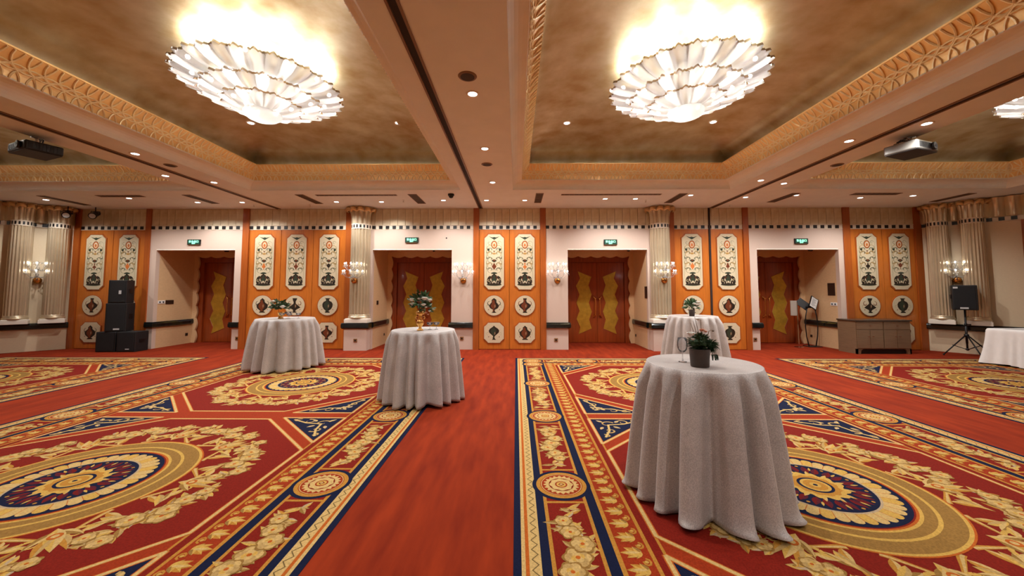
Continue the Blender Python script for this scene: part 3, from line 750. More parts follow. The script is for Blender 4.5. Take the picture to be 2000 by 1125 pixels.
    for k in range(8):
        th0 = 2*pi*k/8+pi/8
        lim = 1.24
        for j in range(-6, 7):
            th = th0+j*.050; fl = 1-abs(j)/8; r = lim+.05*sin(j*1.3+k)
            x, y = r*cos(th), r*sin(th)
            for q in range(6):
                lf(g, x+rnd.uniform(-.03, .03), y+rnd.uniform(-.03, .03), rnd.uniform(0, 6.28), rnd.uniform(.09, .16)*(.7+.3*fl), .05, 2+q % 2, [GLD, TN_, PALE, YEL, TN_, CRM][q], [CRM, PALE, YEL, GREY, GLD, YEL][q])
            if j % 2 == 0 and abs(j) < 7: rose(g, x+rnd.uniform(-.05, .05), y+rnd.uniform(-.05, .05), .055+.05*fl*rnd.uniform(.7, 1), 6+(j % 4), j)
    for k in range(8):                                        # acanthus scrolls growing off the rim
        th = 2*pi*k/8
        for s in (-1, 1):
            cx, cy = .97*cos(th+s*.12), .97*sin(th+s*.12)
            pts = []
            for i in range(14):
                t = i/13; r = .865+.20*t**1.3; a = th+s*(.30-.30*t+.0*t); pts.append((r*cos(a), r*sin(a)))
            line(g, pts, .05, 2, GLD, taper=True); line(g, [(q[0]*1.005, q[1]*1.005) for q in pts], .022, 3, CRM, taper=True)
            line(g, curl(1.06*cos(th+s*.1), 1.06*sin(th+s*.1), .075, th+s*1.8, s, 1.0), .034, 4, YEL, taper=True)
            for i, (da, L) in enumerate(((.3, .16), (.7, .2), (1.1, .18), (1.5, .13))):
                lf(g, (.9+.05*i)*cos(th+s*(.26-.05*i)), (.9+.05*i)*sin(th+s*(.26-.05*i)), th+s*da, L, .06, 3+i % 2, [GLD, YEL, TN_, CRM][i], [CRM, PALE, CRM, YEL][i], .25*s)
        lf(g, .9*cos(th), .9*sin(th), th, .34, .1, 5, YEL, CRM)
        for s in (-1, 1): lf(g, 1.0*cos(th), 1.0*sin(th), th+s*.55, .27, .07, 4, GLD, PALE, -.3*s); lf(g, .95*cos(th), .95*sin(th), th+s*1.0, .2, .06, 4, TN_, CRM, -.3*s)
        disc(g, (1.02*cos(th), 1.02*sin(th)), .04, 8, ORG, 10); disc(g, (1.02*cos(th), 1.02*sin(th)), .022, 9, CRM, 8)
    out['flower_garland'] = g
    d_ = MB(); o = (0, 0)
    disc(d_, o, .865, 4, ORG, 96); disc(d_, o, .852, 5, YEL, 96); disc(d_, o, .83, 6, TN_, 96)
    annulus(d_, o, .69, .715, 7, YEL); annulus(d_, o, .60, .622, 7, YEL); disc(d_, o, .60, 7, ORG, 96); disc(d_, o, .583, 8, RED, 96); disc(d_, o, .572, 9, NAVY, 96)
    for i in range(36):
        a = 2*pi*i/36; h = pi/36*.94
        P2(d_, [(r*cos(a+q*h), r*sin(a+q*h)) for r, q in ((.412, -1), (.505, -1), (.527, -.75), (.538, -.3), (.538, .3), (.527, .75), (.505, 1), (.412, 1))], 11, CRM if i % 3 else YEL)
    disc(d_, o, .505, 10, ORG, 96); disc(d_, o, .412, 12, GREY, 72); disc(d_, o, .395, 13, NAVY, 72)
    for i in range(12):
        a = 2*pi*i/12
        for s in (-.11, .11): lf(d_, .23*cos(a+s), .23*sin(a+s), a+s*1.5, .14, .06, 14, DRED, srgb(90, 30, 40))
        lf(d_, .29*cos(a), .29*sin(a), a, .07, .02, 16, YEL)
        disc(d_, (.355*cos(a+.26), .355*sin(a+.26)), .014, 16, GLD, 6)
    for i in range(12): a = 2*pi*i/12+.13; lf(d_, .17*cos(a), .17*sin(a), a, .1, .035, 15, YEL, CRM)
    disc(d_, o, .215, 16, YEL, 96, .08, 12); disc(d_, o, .17, 17, GLD, 72, .05, 12); disc(d_, o, .128, 18, NAVY, 40); disc(d_, o, .106, 19, YEL, 40); disc(d_, o, .085, 20, GLD, 40); disc(d_, o, .04, 21, YEL, 20); disc(d_, o, .018, 22, NAVY, 10)
    out['medallion'] = d_
    return out
carp_lab = [(-3.814, 'patterned red, navy and gold carpet under the two grey tables left of the aisle'), (2.53, 'patterned red, navy and gold carpet under the table with the fern pot'),
            (8.85, 'patterned carpet in front of the sideboard and tripod loudspeaker'), (-10.15, 'patterned carpet in front of the black loudspeaker stack')]
cp = carpet_parts(); car0 = None; rot90 = {}
for i, (cx, lab) in enumerate(carp_lab):
    if i == 0:
        car0 = thing('patterned_carpet', lab, 'carpet', (cx, 0, 0), 0, 'patterned carpets set into the red floor')
        for n_ in ('woven_ground', 'zigzag_border', 'acanthus_border', 'rose_border', 'roundel'):
            o = cp[n_].build(n_, M['rug'], car0)
            if 'border' in n_: stuff(o)
        for n_ in ('octagon_panel', 'flower_garland', 'medallion'):
            src = cp[n_].build(n_, M['rug'], car0, (0, CY0[0], 0))
            for y in CY0[1:]: piece(src, car0, (0, y, 0))
    else: copy_tree(car0, None, (cx, 0, 0), 0, lab)
bpy.data.objects['floor']['label'] = 'plain red carpet floor with lighter tread marks'

# ================================================================ CHANDELIERS
def petal(r0, r1, z0, z1, w_, seed):
    rnd = random.Random(seed); rows = []; nT = 13
    tip = [-.15, -.105, -.115, -.06, -.07, -.02, -.0, -.02, -.07, -.06, -.115, -.105, -.15]
    for i in range(8):
        s = i/6 if i < 7 else 1; row = []
        for j in range(nT):
            t = j/(nT-1)*2-1
            R1 = r1+tip[j]*.75; r = r0+(R1-r0)*s
            half = w_/2*(.62+.38*min(1, s*1.6))
            y = t*half; z = z0+(z1-z0)*s**1.15-.035*(1-t*t)*sin(pi*min(1, s*.8+.1))+.004*cos(t*pi*9)*(.3+s)
            if i == 7: z += .035; r -= .012
            row.append((r, y, z))
        rows.append(row)
    m = MB(); m.grid(rows[:7]); m.grid(rows[6:], 1); return m
TIERS = [(.64, 1.10, 4.57, 4.66, .245, 32), (.42, .81, 4.425, 4.50, .24, 23), (.18, .55, 4.31, 4.40, .245, 15)]
def chandelier(loc, label):
    t = thing('chandelier', label, 'chandelier', (loc[0], loc[1], 0), .1, 'glass leaf chandeliers under the gold vaults')
    for k, (r0, r1, z0, z1, w_, n) in enumerate(TIERS):
        src = petal(r0, r1, z0, z1, w_, k).build('glass_leaf', [M['petal'], M['lipshade']], t, (0, 0, 0), smooth=True)
        for i in range(1, n): piece(src, t, (0, 0, random.uniform(-.006, .006)), (0, 0, 2*pi*i/n))
    b = MB(); b.lathe([(.0, 4.165), (.06, 4.168), (.13, 4.18), (.20, 4.21), (.245, 4.255), (.255, 4.28)], 40); b.build('glass_bowl', M['petal'], t, smooth=True)
    fr = MB(); fr.lathe([(.0, 4.93), (.22, 4.93), (.24, 4.90), (.10, 4.885), (.03, 4.88), (.025, 4.45), (.0, 4.45)], 24); fr.build('stem_and_rose', M['silver'], t, smooth=True)
    rg = MB()
    for r, z in ((.66, 4.60), (.44, 4.46), (.21, 4.34)): rg.tube([(r*cos(2*pi*i/40), r*sin(2*pi*i/40), z) for i in range(40)], .008, 5, closed=True)
    for i in range(8): a = 2*pi*i/8; rg.tube([(.02*cos(a), .02*sin(a), 4.6), (.66*cos(a), .66*sin(a), 4.6)], .006, 4)
    rg.build('ring_frame', M['silver'], t)
    src = None
    for r, z, n in ((.88, 4.73, 12), (.62, 4.56, 9), (.36, 4.45, 6), (.08, 4.31, 1)):
        for i in range(n):
            a = 2*pi*(i+.5)/n; p = (r*cos(a), r*sin(a), z)
            if src is None:
                bb = MB(); bb.blob((0, 0, 0), .028, (1, 1, 1), 6, 4); src = bb.build('bulb', M['bulb'], t, p, smooth=True)
            else: piece(src, t, p)
    return t
chandelier((2.50, 5.42), 'tiered glass-leaf chandelier under the vault right of the centre beam')
ch0 = bpy.data.objects['chandelier']
copy_tree(ch0, None, (-3.77, 5.42, 0), .1, 'tiered glass-leaf chandelier under the vault left of the centre beam')
copy_tree(ch0, None, (8.72, 5.42, 0), .1, 'glass-leaf chandelier mostly cut off by the right edge, above the projector')
copy_tree(ch0, None, (-10.0, 5.42, 0), .1, 'glass-leaf chandelier of the far left vault, outside the picture')
# ================================================================ DOWNLIGHTS
def downlight_proto(label, loc, small=False):
    t = thing('downlight', label, 'ceiling light', loc, 0, 'recessed downlights')
    r = MB(); r.lathe([(.052, -.001), (.055, -.008), (.075, -.009), (.08, -.004), (.08, 0)], 24); r.build('trim_ring', M['cream'], t, smooth=True)
    l = MB(); l.lathe([(.0, -.006), (.055, -.006)], 20); l.build('lens', M['lens'], t)
    L = bpy.data.lights.new('downlight_beam', 'SPOT'); L.energy = L_DOWN; L.color = DOWN_COL; L.spot_size = 2.55; L.spot_blend = .7; L.shadow_soft_size = .05
    o = bpy.data.objects.new('downlight_beam', L); COL.objects.link(o); o.parent = t; o.location = (0, 0, -.03)
    return t
DLS = [((923, 183), CZ, 'brightest downlight on the centre beam, just in front of the round ceiling speaker'), ((947, 290), CZ, 'second downlight along the centre beam, between the two ceiling speakers'),
 ((962, 356), CZ, 'third downlight along the centre beam, beyond the farther ceiling speaker'), ((950, 391), CZ, 'downlight at the wall end of the centre beam, beside the track'),
 ((1025, 391), CZ, 'downlight left of the short dark vent near the central wood bay'), ((1182, 388), CZ, 'left one of the downlight pair above the third alcove'),
 ((1241, 388), CZ, 'right one of the downlight pair above the third alcove'), ((1349, 381), CZ, 'downlight right of the diagonal vent by the right back column'),
 ((866, 391), CZ, 'downlight below the black dome camera'), ((745, 394), CZ, 'downlight right of the left back column capital'), ((657, 394), CZ, 'downlight left of the left back column capital'),
 ((473, 395), CZ, 'downlight at the wall end of the left ceiling track'), ((386, 395), CZ, 'downlight above the green sign of the leftmost alcove'),
 ((252, 387), CZ, 'downlight over the wood bay behind the loudspeaker stack'), ((90, 390), CZ, 'downlight beside the lobed silver cornice in the left corner'),
 ((1456, 385), CZ, 'downlight at the wall end of the right ceiling track'), ((1555, 381), CZ, 'downlight above the green sign of the rightmost alcove'),
 ((1680, 386), CZ, 'downlight over the wood bay behind the sideboard'), ((1783, 382), CZ, 'downlight beside the slanting vent in the right corner'),
 ((1486, 352), CZ, 'left one of two downlights near the far end of the right beam'), ((1531, 358), CZ, 'right one of two downlights near the far end of the right beam'),
 ((1658, 275), CZ, 'downlight halfway along the right beam, left of the projector'), ((1810, 241), CZ, 'downlight on the right beam just above the white projector'),
 ((264, 300), CZ, 'downlight on the left beam nearest the black projector'), ((323, 343), CZ, 'downlight on the left beam beside the end of the gilded cove'), ((418, 356), CZ, 'farthest downlight on the left beam, near the vault corner'),
 ((490, 240), 4.93, 'downlight in the left gold vault under the chandelier edge'), ((778, 240), 4.93, 'downlight in the left gold vault nearest the centre beam'),
 ((1107, 240), 4.93, 'downlight in the right gold vault nearest the centre beam'), ((1393, 238), 4.93, 'downlight in the right gold vault under the chandelier edge')]
def vault_beam(c):
    "narrower, stronger beam for the high vault lamps"
    for o in c.children:
        if o.type == 'LIGHT': o.data = VB
VB = bpy.data.lights.new('vault_beam', 'SPOT'); VB.energy = L_VAULT; VB.color = DOWN_COL; VB.spot_size = 1.75; VB.spot_blend = .8; VB.shadow_soft_size = .05
d0 = None
for (px, py), z, lab in DLS:
    q = at_z(px, py, z); q.z = z
    d0 = downlight_proto(lab, q) if d0 is None else d0
    if lab != DLS[0][2]:
        c = copy_tree(d0, None, q, 0, lab)
        if z > CZ: vault_beam(c)
for x, y in ((-.55, -1.0), (-6.4, 1.0), (5.5, 1.0), (-3.7, .6), (2.4, .6), (-3.7, -2.5), (2.4, -2.5)):     # the rest of the room's downlights, behind the camera
    copy_tree(d0, None, (x, y, CZ), 0, 'recessed downlight behind the camera')

for x in (-5.19, -2.30, .99, 3.83):
    vault_beam(copy_tree(d0, None, (x, 3.72, 4.93), 0, 'vault downlight on the near side of the chandelier, above the picture'))

# ================================================================ TABLES AND CLOTHS
FZ = .012
def table(x, y, h, R, lab):
    t = thing('cocktail_table', lab, 'table', (x, y, FZ))
    b = MB(); b.lathe([(0, h-.03), (R-.01, h-.03), (R, h-.022), (R, h-.006), (R-.008, h-.002), (0, h-.002)], 40); b.build('tabletop', M['cabtop'], t)
    b = MB(); b.lathe([(.035, .03), (.035, h-.05), (.12, h-.035), (.12, h-.03)], 16); b.build('pole', M['blackmetal'], t, smooth=True)
    b = MB(); b.lathe([(0, 0), (.27, 0), (.27, .012), (.06, .035), (.0, .035)], 28); b.build('base_plate', M['blackmetal'], t, smooth=True)
def drape(x, y, h, R, Rb, seed, lab, folds, puddle=0, rz=0, grp=None):
    rnd = random.Random(seed); n = 240; rows = []
    amp = [rnd.uniform(.5, 1.3) for _ in range(folds)]; jit = [rnd.uniform(-.36, .36) for _ in range(folds)]
    def fold(a):
        "rounded ridges parted by narrow valleys, each of its own size"
        u = (a/(2*pi)*folds) % folds; best = 9; bi = 0; nx = 9
        for i in range(folds):
            d = abs((u-i-jit[i]+folds/2) % folds-folds/2)
            if d < best: nx = best; best = d; bi = i
            elif d < nx: nx = d
        e = best/(best+nx)*2                                    # 0 on a ridge, 1 in the valley
        x_ = 1-2*e**1.25; return amp[bi]*math.tanh(2.1*x_)/.97
    F = [fold(2*pi*j/n) for j in range(n)]; F = [(F[j-1]+2*F[j]+F[(j+1) % n])/4 for j in range(n)]
    def ringrow(r, z): return [(r*cos(2*pi*j/n), r*sin(2*pi*j/n), z) for j in range(n)]
    rows.append(ringrow(.001, h)); rows.append(ringrow(R*.5, h)); rows.append(ringrow(R*.93, h)); rows.append(ringrow(R-.006, h)); rows.append(ringrow(R, h-.003))
    m = 26
    for i in range(1, m+1):
        t = i/m; row = []
        for j in range(n):
            a = 2*pi*j/n; A = (.032+.054*t**.7)*min(1, t*7)
            base = R+.004+(Rb-R)*t**.75
            r = base+F[j]*A; z = (h-.008)*(1-t)
            lift = .012+.018*(.5-.5*F[j])+.012*sin(3*a+seed)
            if puddle:
                pw = puddle*(.35+.65*max(0, sin(2*a+seed*1.3)))
                ex = max(0, t-.9)/.1
                r += ex**1.5*pw*.30*(.6+.4*F[j]); z = max((h-.008)*(1-t), .008+.02*(1+F[j])*(1-ex)+.02*ex*max(0, F[j]))
            else:
                z = (h-.008-lift)*(1-t)+lift
            tw = .02*sin(2.2*t+F[j]*1.5+seed)*t; row.append((r*cos(a+tw), r*sin(a+tw), z))
        rows.append(row)
    b = MB(); b.grid(rows, wrap=True)
    o = b.build('tablecloth', M['cloth'], None, (x, y, FZ+.001), smooth=True, rot=(0, 0, rz)); tag(o, lab, 'tablecloth', grp)
    s = o.modifiers.new('thick', 'SOLIDIFY'); s.thickness = .003; s.offset = 1
    return o
TH = 1.04
TAB = [((1.55, 3.20), .435, .545, 3, 'grey velvet cloth pooling on the floor, under the fern pot', 'tall round table under the fern pot', 15, .16),
       ((-1.43, 5.85), .475, .565, 5, 'grey cloth with even folds under the gilt vase of white roses', 'tall round table under the gilt flower vase', 18, 0),
       ((-5.03, 8.22), .565, .70, 8, 'grey cloth on the table farther left, under the low greenery and glasses', 'tall round table in front of the three-leaf wood bay', 17, 0),
       ((4.25, 9.15), .54, .70, 2, 'grey cloth of the far table half hidden behind the fern pot', 'tall round table behind the fern pot table', 17, 0)]
for (x, y), R, Rb, sd, lab, tl, fo, pd in TAB:
    drape(x, y, TH, R, Rb, sd, lab, fo, pd); table(x, y, TH-.004, R-.012, tl)
TZ = TH+FZ+.0025
# white banquet table cut by the right edge
bx0, bx1, by0, by1, bh = 10.72, 12.3, 8.0, 8.75, .79
t = thing('banquet_table', 'rectangular table hidden under the white cloth at the right edge', 'table', ((bx0+bx1)/2, (by0+by1)/2, FZ))
b = MB(); b.box(-.78, .78, -.36, .36, bh-.035, bh-.006); b.build('tabletop', M['cabtop'], t)
for sx in (-.7, .7):
    for sy in (-.3, .3): b = MB(); b.tube([(sx, sy, 0), (sx, sy, bh-.03)], .018, 8); b.build('leg', M['blackmetal'], t)
rows = []; n = 200; hx, hy = .795, .38
def rr(s, e):
    L = [(-hx, -hy), (hx, -hy), (hx, hy), (-hx, hy)]; per = 4*(hx+hy); d = (s % 1)*per
    for i in range(4):
        a, c = L[i], L[(i+1) % 4]; l = math.hypot(c[0]-a[0], c[1]-a[1])
        if d <= l:
            q = d/l; p = (a[0]+(c[0]-a[0])*q, a[1]+(c[1]-a[1])*q); nx, ny = (c[1]-a[1])/l, -(c[0]-a[0])/l
            k1 = max(0, 1-d/.14); k2 = max(0, 1-(l-d)/.14)
            pn = L[i-1]; tx, ty = (c[0]-a[0])/l, (c[1]-a[1])/l
            nx, ny = nx-tx*k1*.9+tx*k2*.9, ny-ty*k1*.9+ty*k2*.9
            return (p[0]+nx*e*(1+.55*max(k1, k2)), p[1]+ny*e*(1+.55*max(k1, k2)))
        d -= l
    return L[0]
b = MB(); rows = [[(0, 0, bh)]*n]
for e, z in ((-.2, bh), (-.01, bh), (0, bh-.006)): rows.append([(*rr(j/n, e), z) for j in range(n)])
for i in range(1, 19):
    q = i/18; rows.append([(*rr(j/n, .01+.05*q+.028*q*sin(j*2*pi/n*26+sin(j*.3))+.05*q*q*(.5+.5*sin(j*2*pi*4/n))), (bh-.01)*(1-q)+.012+.02*q*(1+sin(j*.25))*.5) for j in range(n)])
b.grid(rows, wrap=True); o = b.build('tablecloth', M['linen'], None, ((bx0+bx1)/2, (by0+by1)/2, FZ+.002), smooth=True); tag(o, 'white linen cloth over the table at the right edge', 'tablecloth')

# ================================================================ FLOWERS, VASES, GLASSES
def leafmesh(L, W, fold=.25):
    rows = []
    for i in range(5):
        q = i/4; w_ = W/2*sin(pi*min(1, q*.92+.06)); rows.append([(-w_, q*L, fold*w_+.15*L*q*q), (0, q*L, .15*L*q*q), (w_, q*L, fold*w_+.15*L*q*q)])
    return rows
def foliage(m, c, n, rad, L, rnd, up=.3, flat=1):
    for _ in range(n):
        a = rnd.uniform(0, 6.28); e = rnd.uniform(-.5, 1.3); d = rnd.uniform(.1, 1)**.6*rad
        dr = Vector((cos(a)*cos(e), sin(a)*cos(e), sin(e)*flat+up)).normalized(); p = Vector(c)+dr*d*.75
        s = rnd.uniform(.7, 1.3)*L; q = dr.to_track_quat('Y', 'Z').to_matrix() @ Matrix.Rotation(rnd.uniform(0, 6.28), 3, 'Y')
        rows = [[tuple(p+q@Vector(v)*1.0) for v in r] for r in leafmesh(s, s*.42)]; m.grid(rows)
def bloom(parent, c, r, rnd, m='bloom', name='rose'):
    b = MB()
    for lay, (k, rad, hh, op) in enumerate(((5, 1, .75, .55), (5, .78, .9, .3), (4, .5, 1.0, .12))):
        for i in range(k):
            a0 = 2*pi*i/k+lay*.5; rows = []
            for u in range(5):
                q = u/4; row = []
                for v in range(5):
                    a = a0+(v/4-.5)*2*pi/k*1.35; rr_ = r*rad*(.25+.75*sin(q*pi/2)*(1-.0))*(1+op*max(0, q-.6)); zz = r*(hh*q*1.15-.35)-.18*r*(2*abs(v/4-.5))**2*q
                    row.append((c[0]+rr_*cos(a), c[1]+rr_*sin(a), c[2]+zz))
                rows.append(row)
            b.grid(rows)
    b.blob((c[0], c[1], c[2]+r*.2), r*.4, (1, 1, 1.2), 8, 5)
    return b.build(name, M[m], parent, smooth=True)
def coupe(x, y, z, s, lab, cat='glass', lipshade=False, name='coupe_glass', grp=None):
    t = thing(name, lab, cat, (x, y, z), 0, grp)
    b = MB(); b.lathe([(0, 0), (.034*s, .001), (.033*s, .004), (.006*s, .01), (.004*s, .05*s), (.005*s, .075*s)], 20); b.build('stem', M['crystal'], t, smooth=True)
    b = MB(); b.lathe([(.004*s, .075*s), (.03*s, .082*s), (.05*s, .1*s), (.057*s, .125*s), (.058*s, .13*s), (.0555*s, .13*s), (.048*s, .102*s), (.028*s, .085*s), (0, .079*s)], 24); b.build('bowl', M['crystal'], t, smooth=True)
    return t
# -- gilt vase with white roses on the middle table
vx, vy = -1.447, 5.70
rnd = random.Random(3)
t = thing('flower_vase', 'gilt figural vase holding a bouquet of white roses', 'vase', (vx, vy, TZ))
b = MB(); b.lathe([(0, 0), (.047, 0), (.05, .008), (.042, .018), (.022, .03), (.02, .045), (.03, .06), (.048, .09), (.055, .115), (.05, .14), (.034, .16), (.026, .175), (.036, .185), (.03, .2), (.024, .215), (.03, .235), (.05, .25), (.052, .27), (.045, .285), (.03, .29)], 28); b.build('vase_body', M['gold'], t, smooth=True)
for s in (-1, 1):
    b = MB(); b.tube([(s*.034, 0, .165), (s*.06, 0, .175), (s*.07, 0, .195), (s*.06, 0, .21), (s*.03, 0, .205)], [.007, .009, .009, .008, .006], 7); b.blob((s*.066, 0, .188), .012); b.build('scroll_handle', M['gold'], t, smooth=True)
b = MB()
for i in range(10): a = 2*pi*i/10; b.blob((.05*cos(a), .05*sin(a), .262), .018, (1, 1, 1.3), 6, 5)
b.build('acanthus_collar', M['gold'], t, smooth=True)
b = MB(); foliage(b, (0, 0, .41), 130, .17, .085, rnd, .1); foliage(b, (.1, -.05, .33), 30, .12, .07, rnd, -.3)
for i in range(12): a = rnd.uniform(0, 6.28); b.tube([(0, 0, .27), (.03*cos(a), .03*sin(a), .33), (.1*cos(a), .1*sin(a), .42)], .003, 4)
o = stuff(b.build('bouquet_foliage', M['green'], t))
for (dx, dz, dy, r) in ((-.105, .455, -.10, .042), (.085, .47, -.10, .046), (.145, .445, -.06, .042), (.08, .385, -.14, .034), (-.06, .405, -.15, .02), (-.09, .385, -.13, .016), (.115, .35, -.13, .018), (.16, .29, -.08, .02), (-.0, .47, -.08, .028), (.03, .50, -.02, .03), (-.12, .40, -.08, .015), (-.05, .49, .06, .035)):
    bloom(t, (dx, dy, dz), r, rnd)
for (dx, dz) in ((-.04, .57), (-.0, .545), (.13, .24), (.1, .265)): bloom(t, (dx, -.06, dz), .018, rnd, 'pinkbloom', 'peach_bud')
b = MB(); b.tube([(0, 0, .3), (-.02, -.03, .45), (-.04, -.06, .565)], .003, 4); b.tube([(.02, 0, .29), (.09, -.05, .3), (.13, -.06, .245)], .003, 4); b.build('stem', M['twig'], t)
g_ = 'shallow glass cups beside the gilt vase'
coupe(-1.33, 5.83, TZ, .85, 'shallow footed glass just right of the gilt vase', grp=g_)
coupe(-1.235, 5.86, TZ, .85, 'outer shallow footed glass, farther right of the gilt vase', grp=g_)
# -- low greenery and glasses on the left table
vx, vy = -5.04, 8.05
t = thing('low_flower_arrangement', 'low spray of dark leaves and white flowers in a small gilt pot', 'flowers', (vx, vy, TZ)); rnd = random.Random(8)
b = MB(); b.lathe([(0, 0), (.05, 0), (.055, .01), (.04, .03), (.05, .08), (.062, .13), (.065, .14), (.058, .14)], 20); b.build('gilt_pot', M['gold'], t, smooth=True)
b = MB(); foliage(b, (-.05, 0, .25), 90, .16, .10, rnd, .0, .6); foliage(b, (.06, 0, .24), 40, .13, .09, rnd, .0, .6); stuff(b.build('bouquet_foliage', M['green'], t))
for (dx, dz, r) in ((-.10, .36, .045), (.10, .25, .05), (-.13, .25, .02), (-.02, .27, .03), (-.20, .17, .03), (.02, .33, .03), (-.06, .3, .02)): bloom(t, (dx, -.11, dz), r, rnd)
for i, (dx, dy, s, l) in enumerate(((.16, .0, 1.15, 'stemmed glass nearest the low flower arrangement'), (.24, -.09, .9, 'front shallow glass on the left grey table'), (.35, .05, .9, 'outermost shallow glass on the left grey table'), (.10, -.12, 1.0, 'glass standing before the small gilt pot'))):
    coupe(vx+dx, vy+dy, TZ, s, l, grp='glasses on the left grey table')
# -- small pot on the far table
t = thing('potted_flowers', 'small dark pot with white flowers on the far grey table', 'flowers', (4.15, 8.98, TZ)); rnd = random.Random(4)
b = MB(); b.lathe([(0, 0), (.058, 0), (.07, .15), (.074, .155), (.066, .155), (.06, .13), (0, .13)], 20); b.build('pot', M['pot'], t, smooth=True)
b = MB(); foliage(b, (-.03, 0, .22), 110, .17, .085, rnd, .2); stuff(b.build('bouquet_foliage', M['green'], t))
for (dx, dz, r) in ((.02, .2, .045), (.06, .27, .045), (.1, .32, .05), (.12, .27, .04), (-.0, .29, .035), (-.17, .11, .03)): bloom(t, (dx, -.13, dz), r, rnd)
# -- fern pot, wine glass on the front table
px, py = 1.452, 3.03
t = thing('fern_pot', 'dark brown pot of bushy green fern with twigs on the front table', 'potted plant', (px, py, TZ)); rnd = random.Random(6)
b = MB(); b.lathe([(0, 0), (.066, 0), (.068, .004), (.076, .135), (.079, .14), (.071, .14), (.068, .11), (0, .11)], 32); b.build('pot', M['pot'], t, smooth=True)
b = MB()
def frond(m, p, d, L):
    "feathery sprig: stem with needle leaflets"
    d = d.normalized(); q = d.to_track_quat('Y', 'Z').to_matrix()
    for i in range(1, 9):
        u = i/8
        for s in (-1, 1, 0):
            l = L*.30*(1-.55*u); c = q@Vector((0, L*u, -.25*L*u*u)); e = q@Vector((s*l, L*u+l*.6, -.25*L*u*u+(.5*l if s == 0 else 0)))
            w_ = q@Vector((0, .0045, .002)); a = p+c; m.add([tuple(a-w_), tuple(a+w_), tuple(p+e)], [(0, 1, 2)])
for i in range(430):
    a = rnd.uniform(0, 6.28); e = rnd.uniform(-.35, 1.45); d = Vector((cos(a)*cos(e), sin(a)*cos(e), sin(e)))
    frond(b, Vector((0, 0, .17))+d*rnd.uniform(.015, .062), d+Vector((rnd.uniform(-.6, .6), rnd.uniform(-.6, .6), rnd.uniform(-.4, .5))), rnd.uniform(.028, .05))
for i in range(110):
    a = rnd.uniform(0, 6.28); e = rnd.uniform(-1.3, 1.3); d = Vector((cos(a)*cos(e), sin(a)*cos(e), sin(e)))
    frond(b, Vector((.085, -.02, .165))+d*rnd.uniform(.008, .03), d+Vector((.3, 0, -.4)), rnd.uniform(.022, .038))
for i in range(14): frond(b, Vector((.105+rnd.uniform(-.02, .02), -.02, .1)), Vector((.5+rnd.uniform(-.4, .3), rnd.uniform(-.3, .3), -1)), .045)
b.blob((0, 0, .185), .066, (1, 1, .9), 10, 7, jit=.12); b.blob((.083, -.02, .16), .028, (1, 1, 1.1), 8, 6, jit=.1)
stuff(b.build('fern_foliage', M['moss'], t))
b = MB()
for (ex, ez, bx) in ((-.055, .36, -.02), (-.04, .39, 0), (.005, .37, .01), (-.075, .345, -.04), (.10, .29, .05)): b.tube([(bx, -.01, .2), (bx*.6+ex*.4, -.02, .28), (ex, -.02, ez)], [.003, .0025, .0015], 5)
b.build('twig', M['twig'], t)
for (dx, dz, r, m) in ((.0, .285, .018, 'pinkbloom'), (-.085, .255, .028, 'bloom'), (-.03, .37, .014, 'bloom'), (.085, .28, .009, 'twig'), (-.072, .215, .014, 'bloom'), (.028, .275, .012, 'pinkbloom')): bloom(t, (dx, -.05, dz), r, rnd, m, 'small_flower')
t = thing('wine_glass', 'clear wine glass half hidden behind the fern pot', 'glass', (1.40, 3.22, TZ))
b = MB(); b.lathe([(0, 0), (.034, .001), (.033, .003), (.006, .008), (.004, .03), (.004, .075)], 24); b.build('stem', M['crystal'], t, smooth=True)
b = MB(); b.lathe([(.004, .075), (.022, .085), (.036, .105), (.041, .135), (.039, .17), (.034, .2), (.0328, .2), (.0375, .17), (.0395, .135), (.0345, .106), (.02, .088), (0, .08)], 28); b.build('bowl', M['crystal'], t, smooth=True)

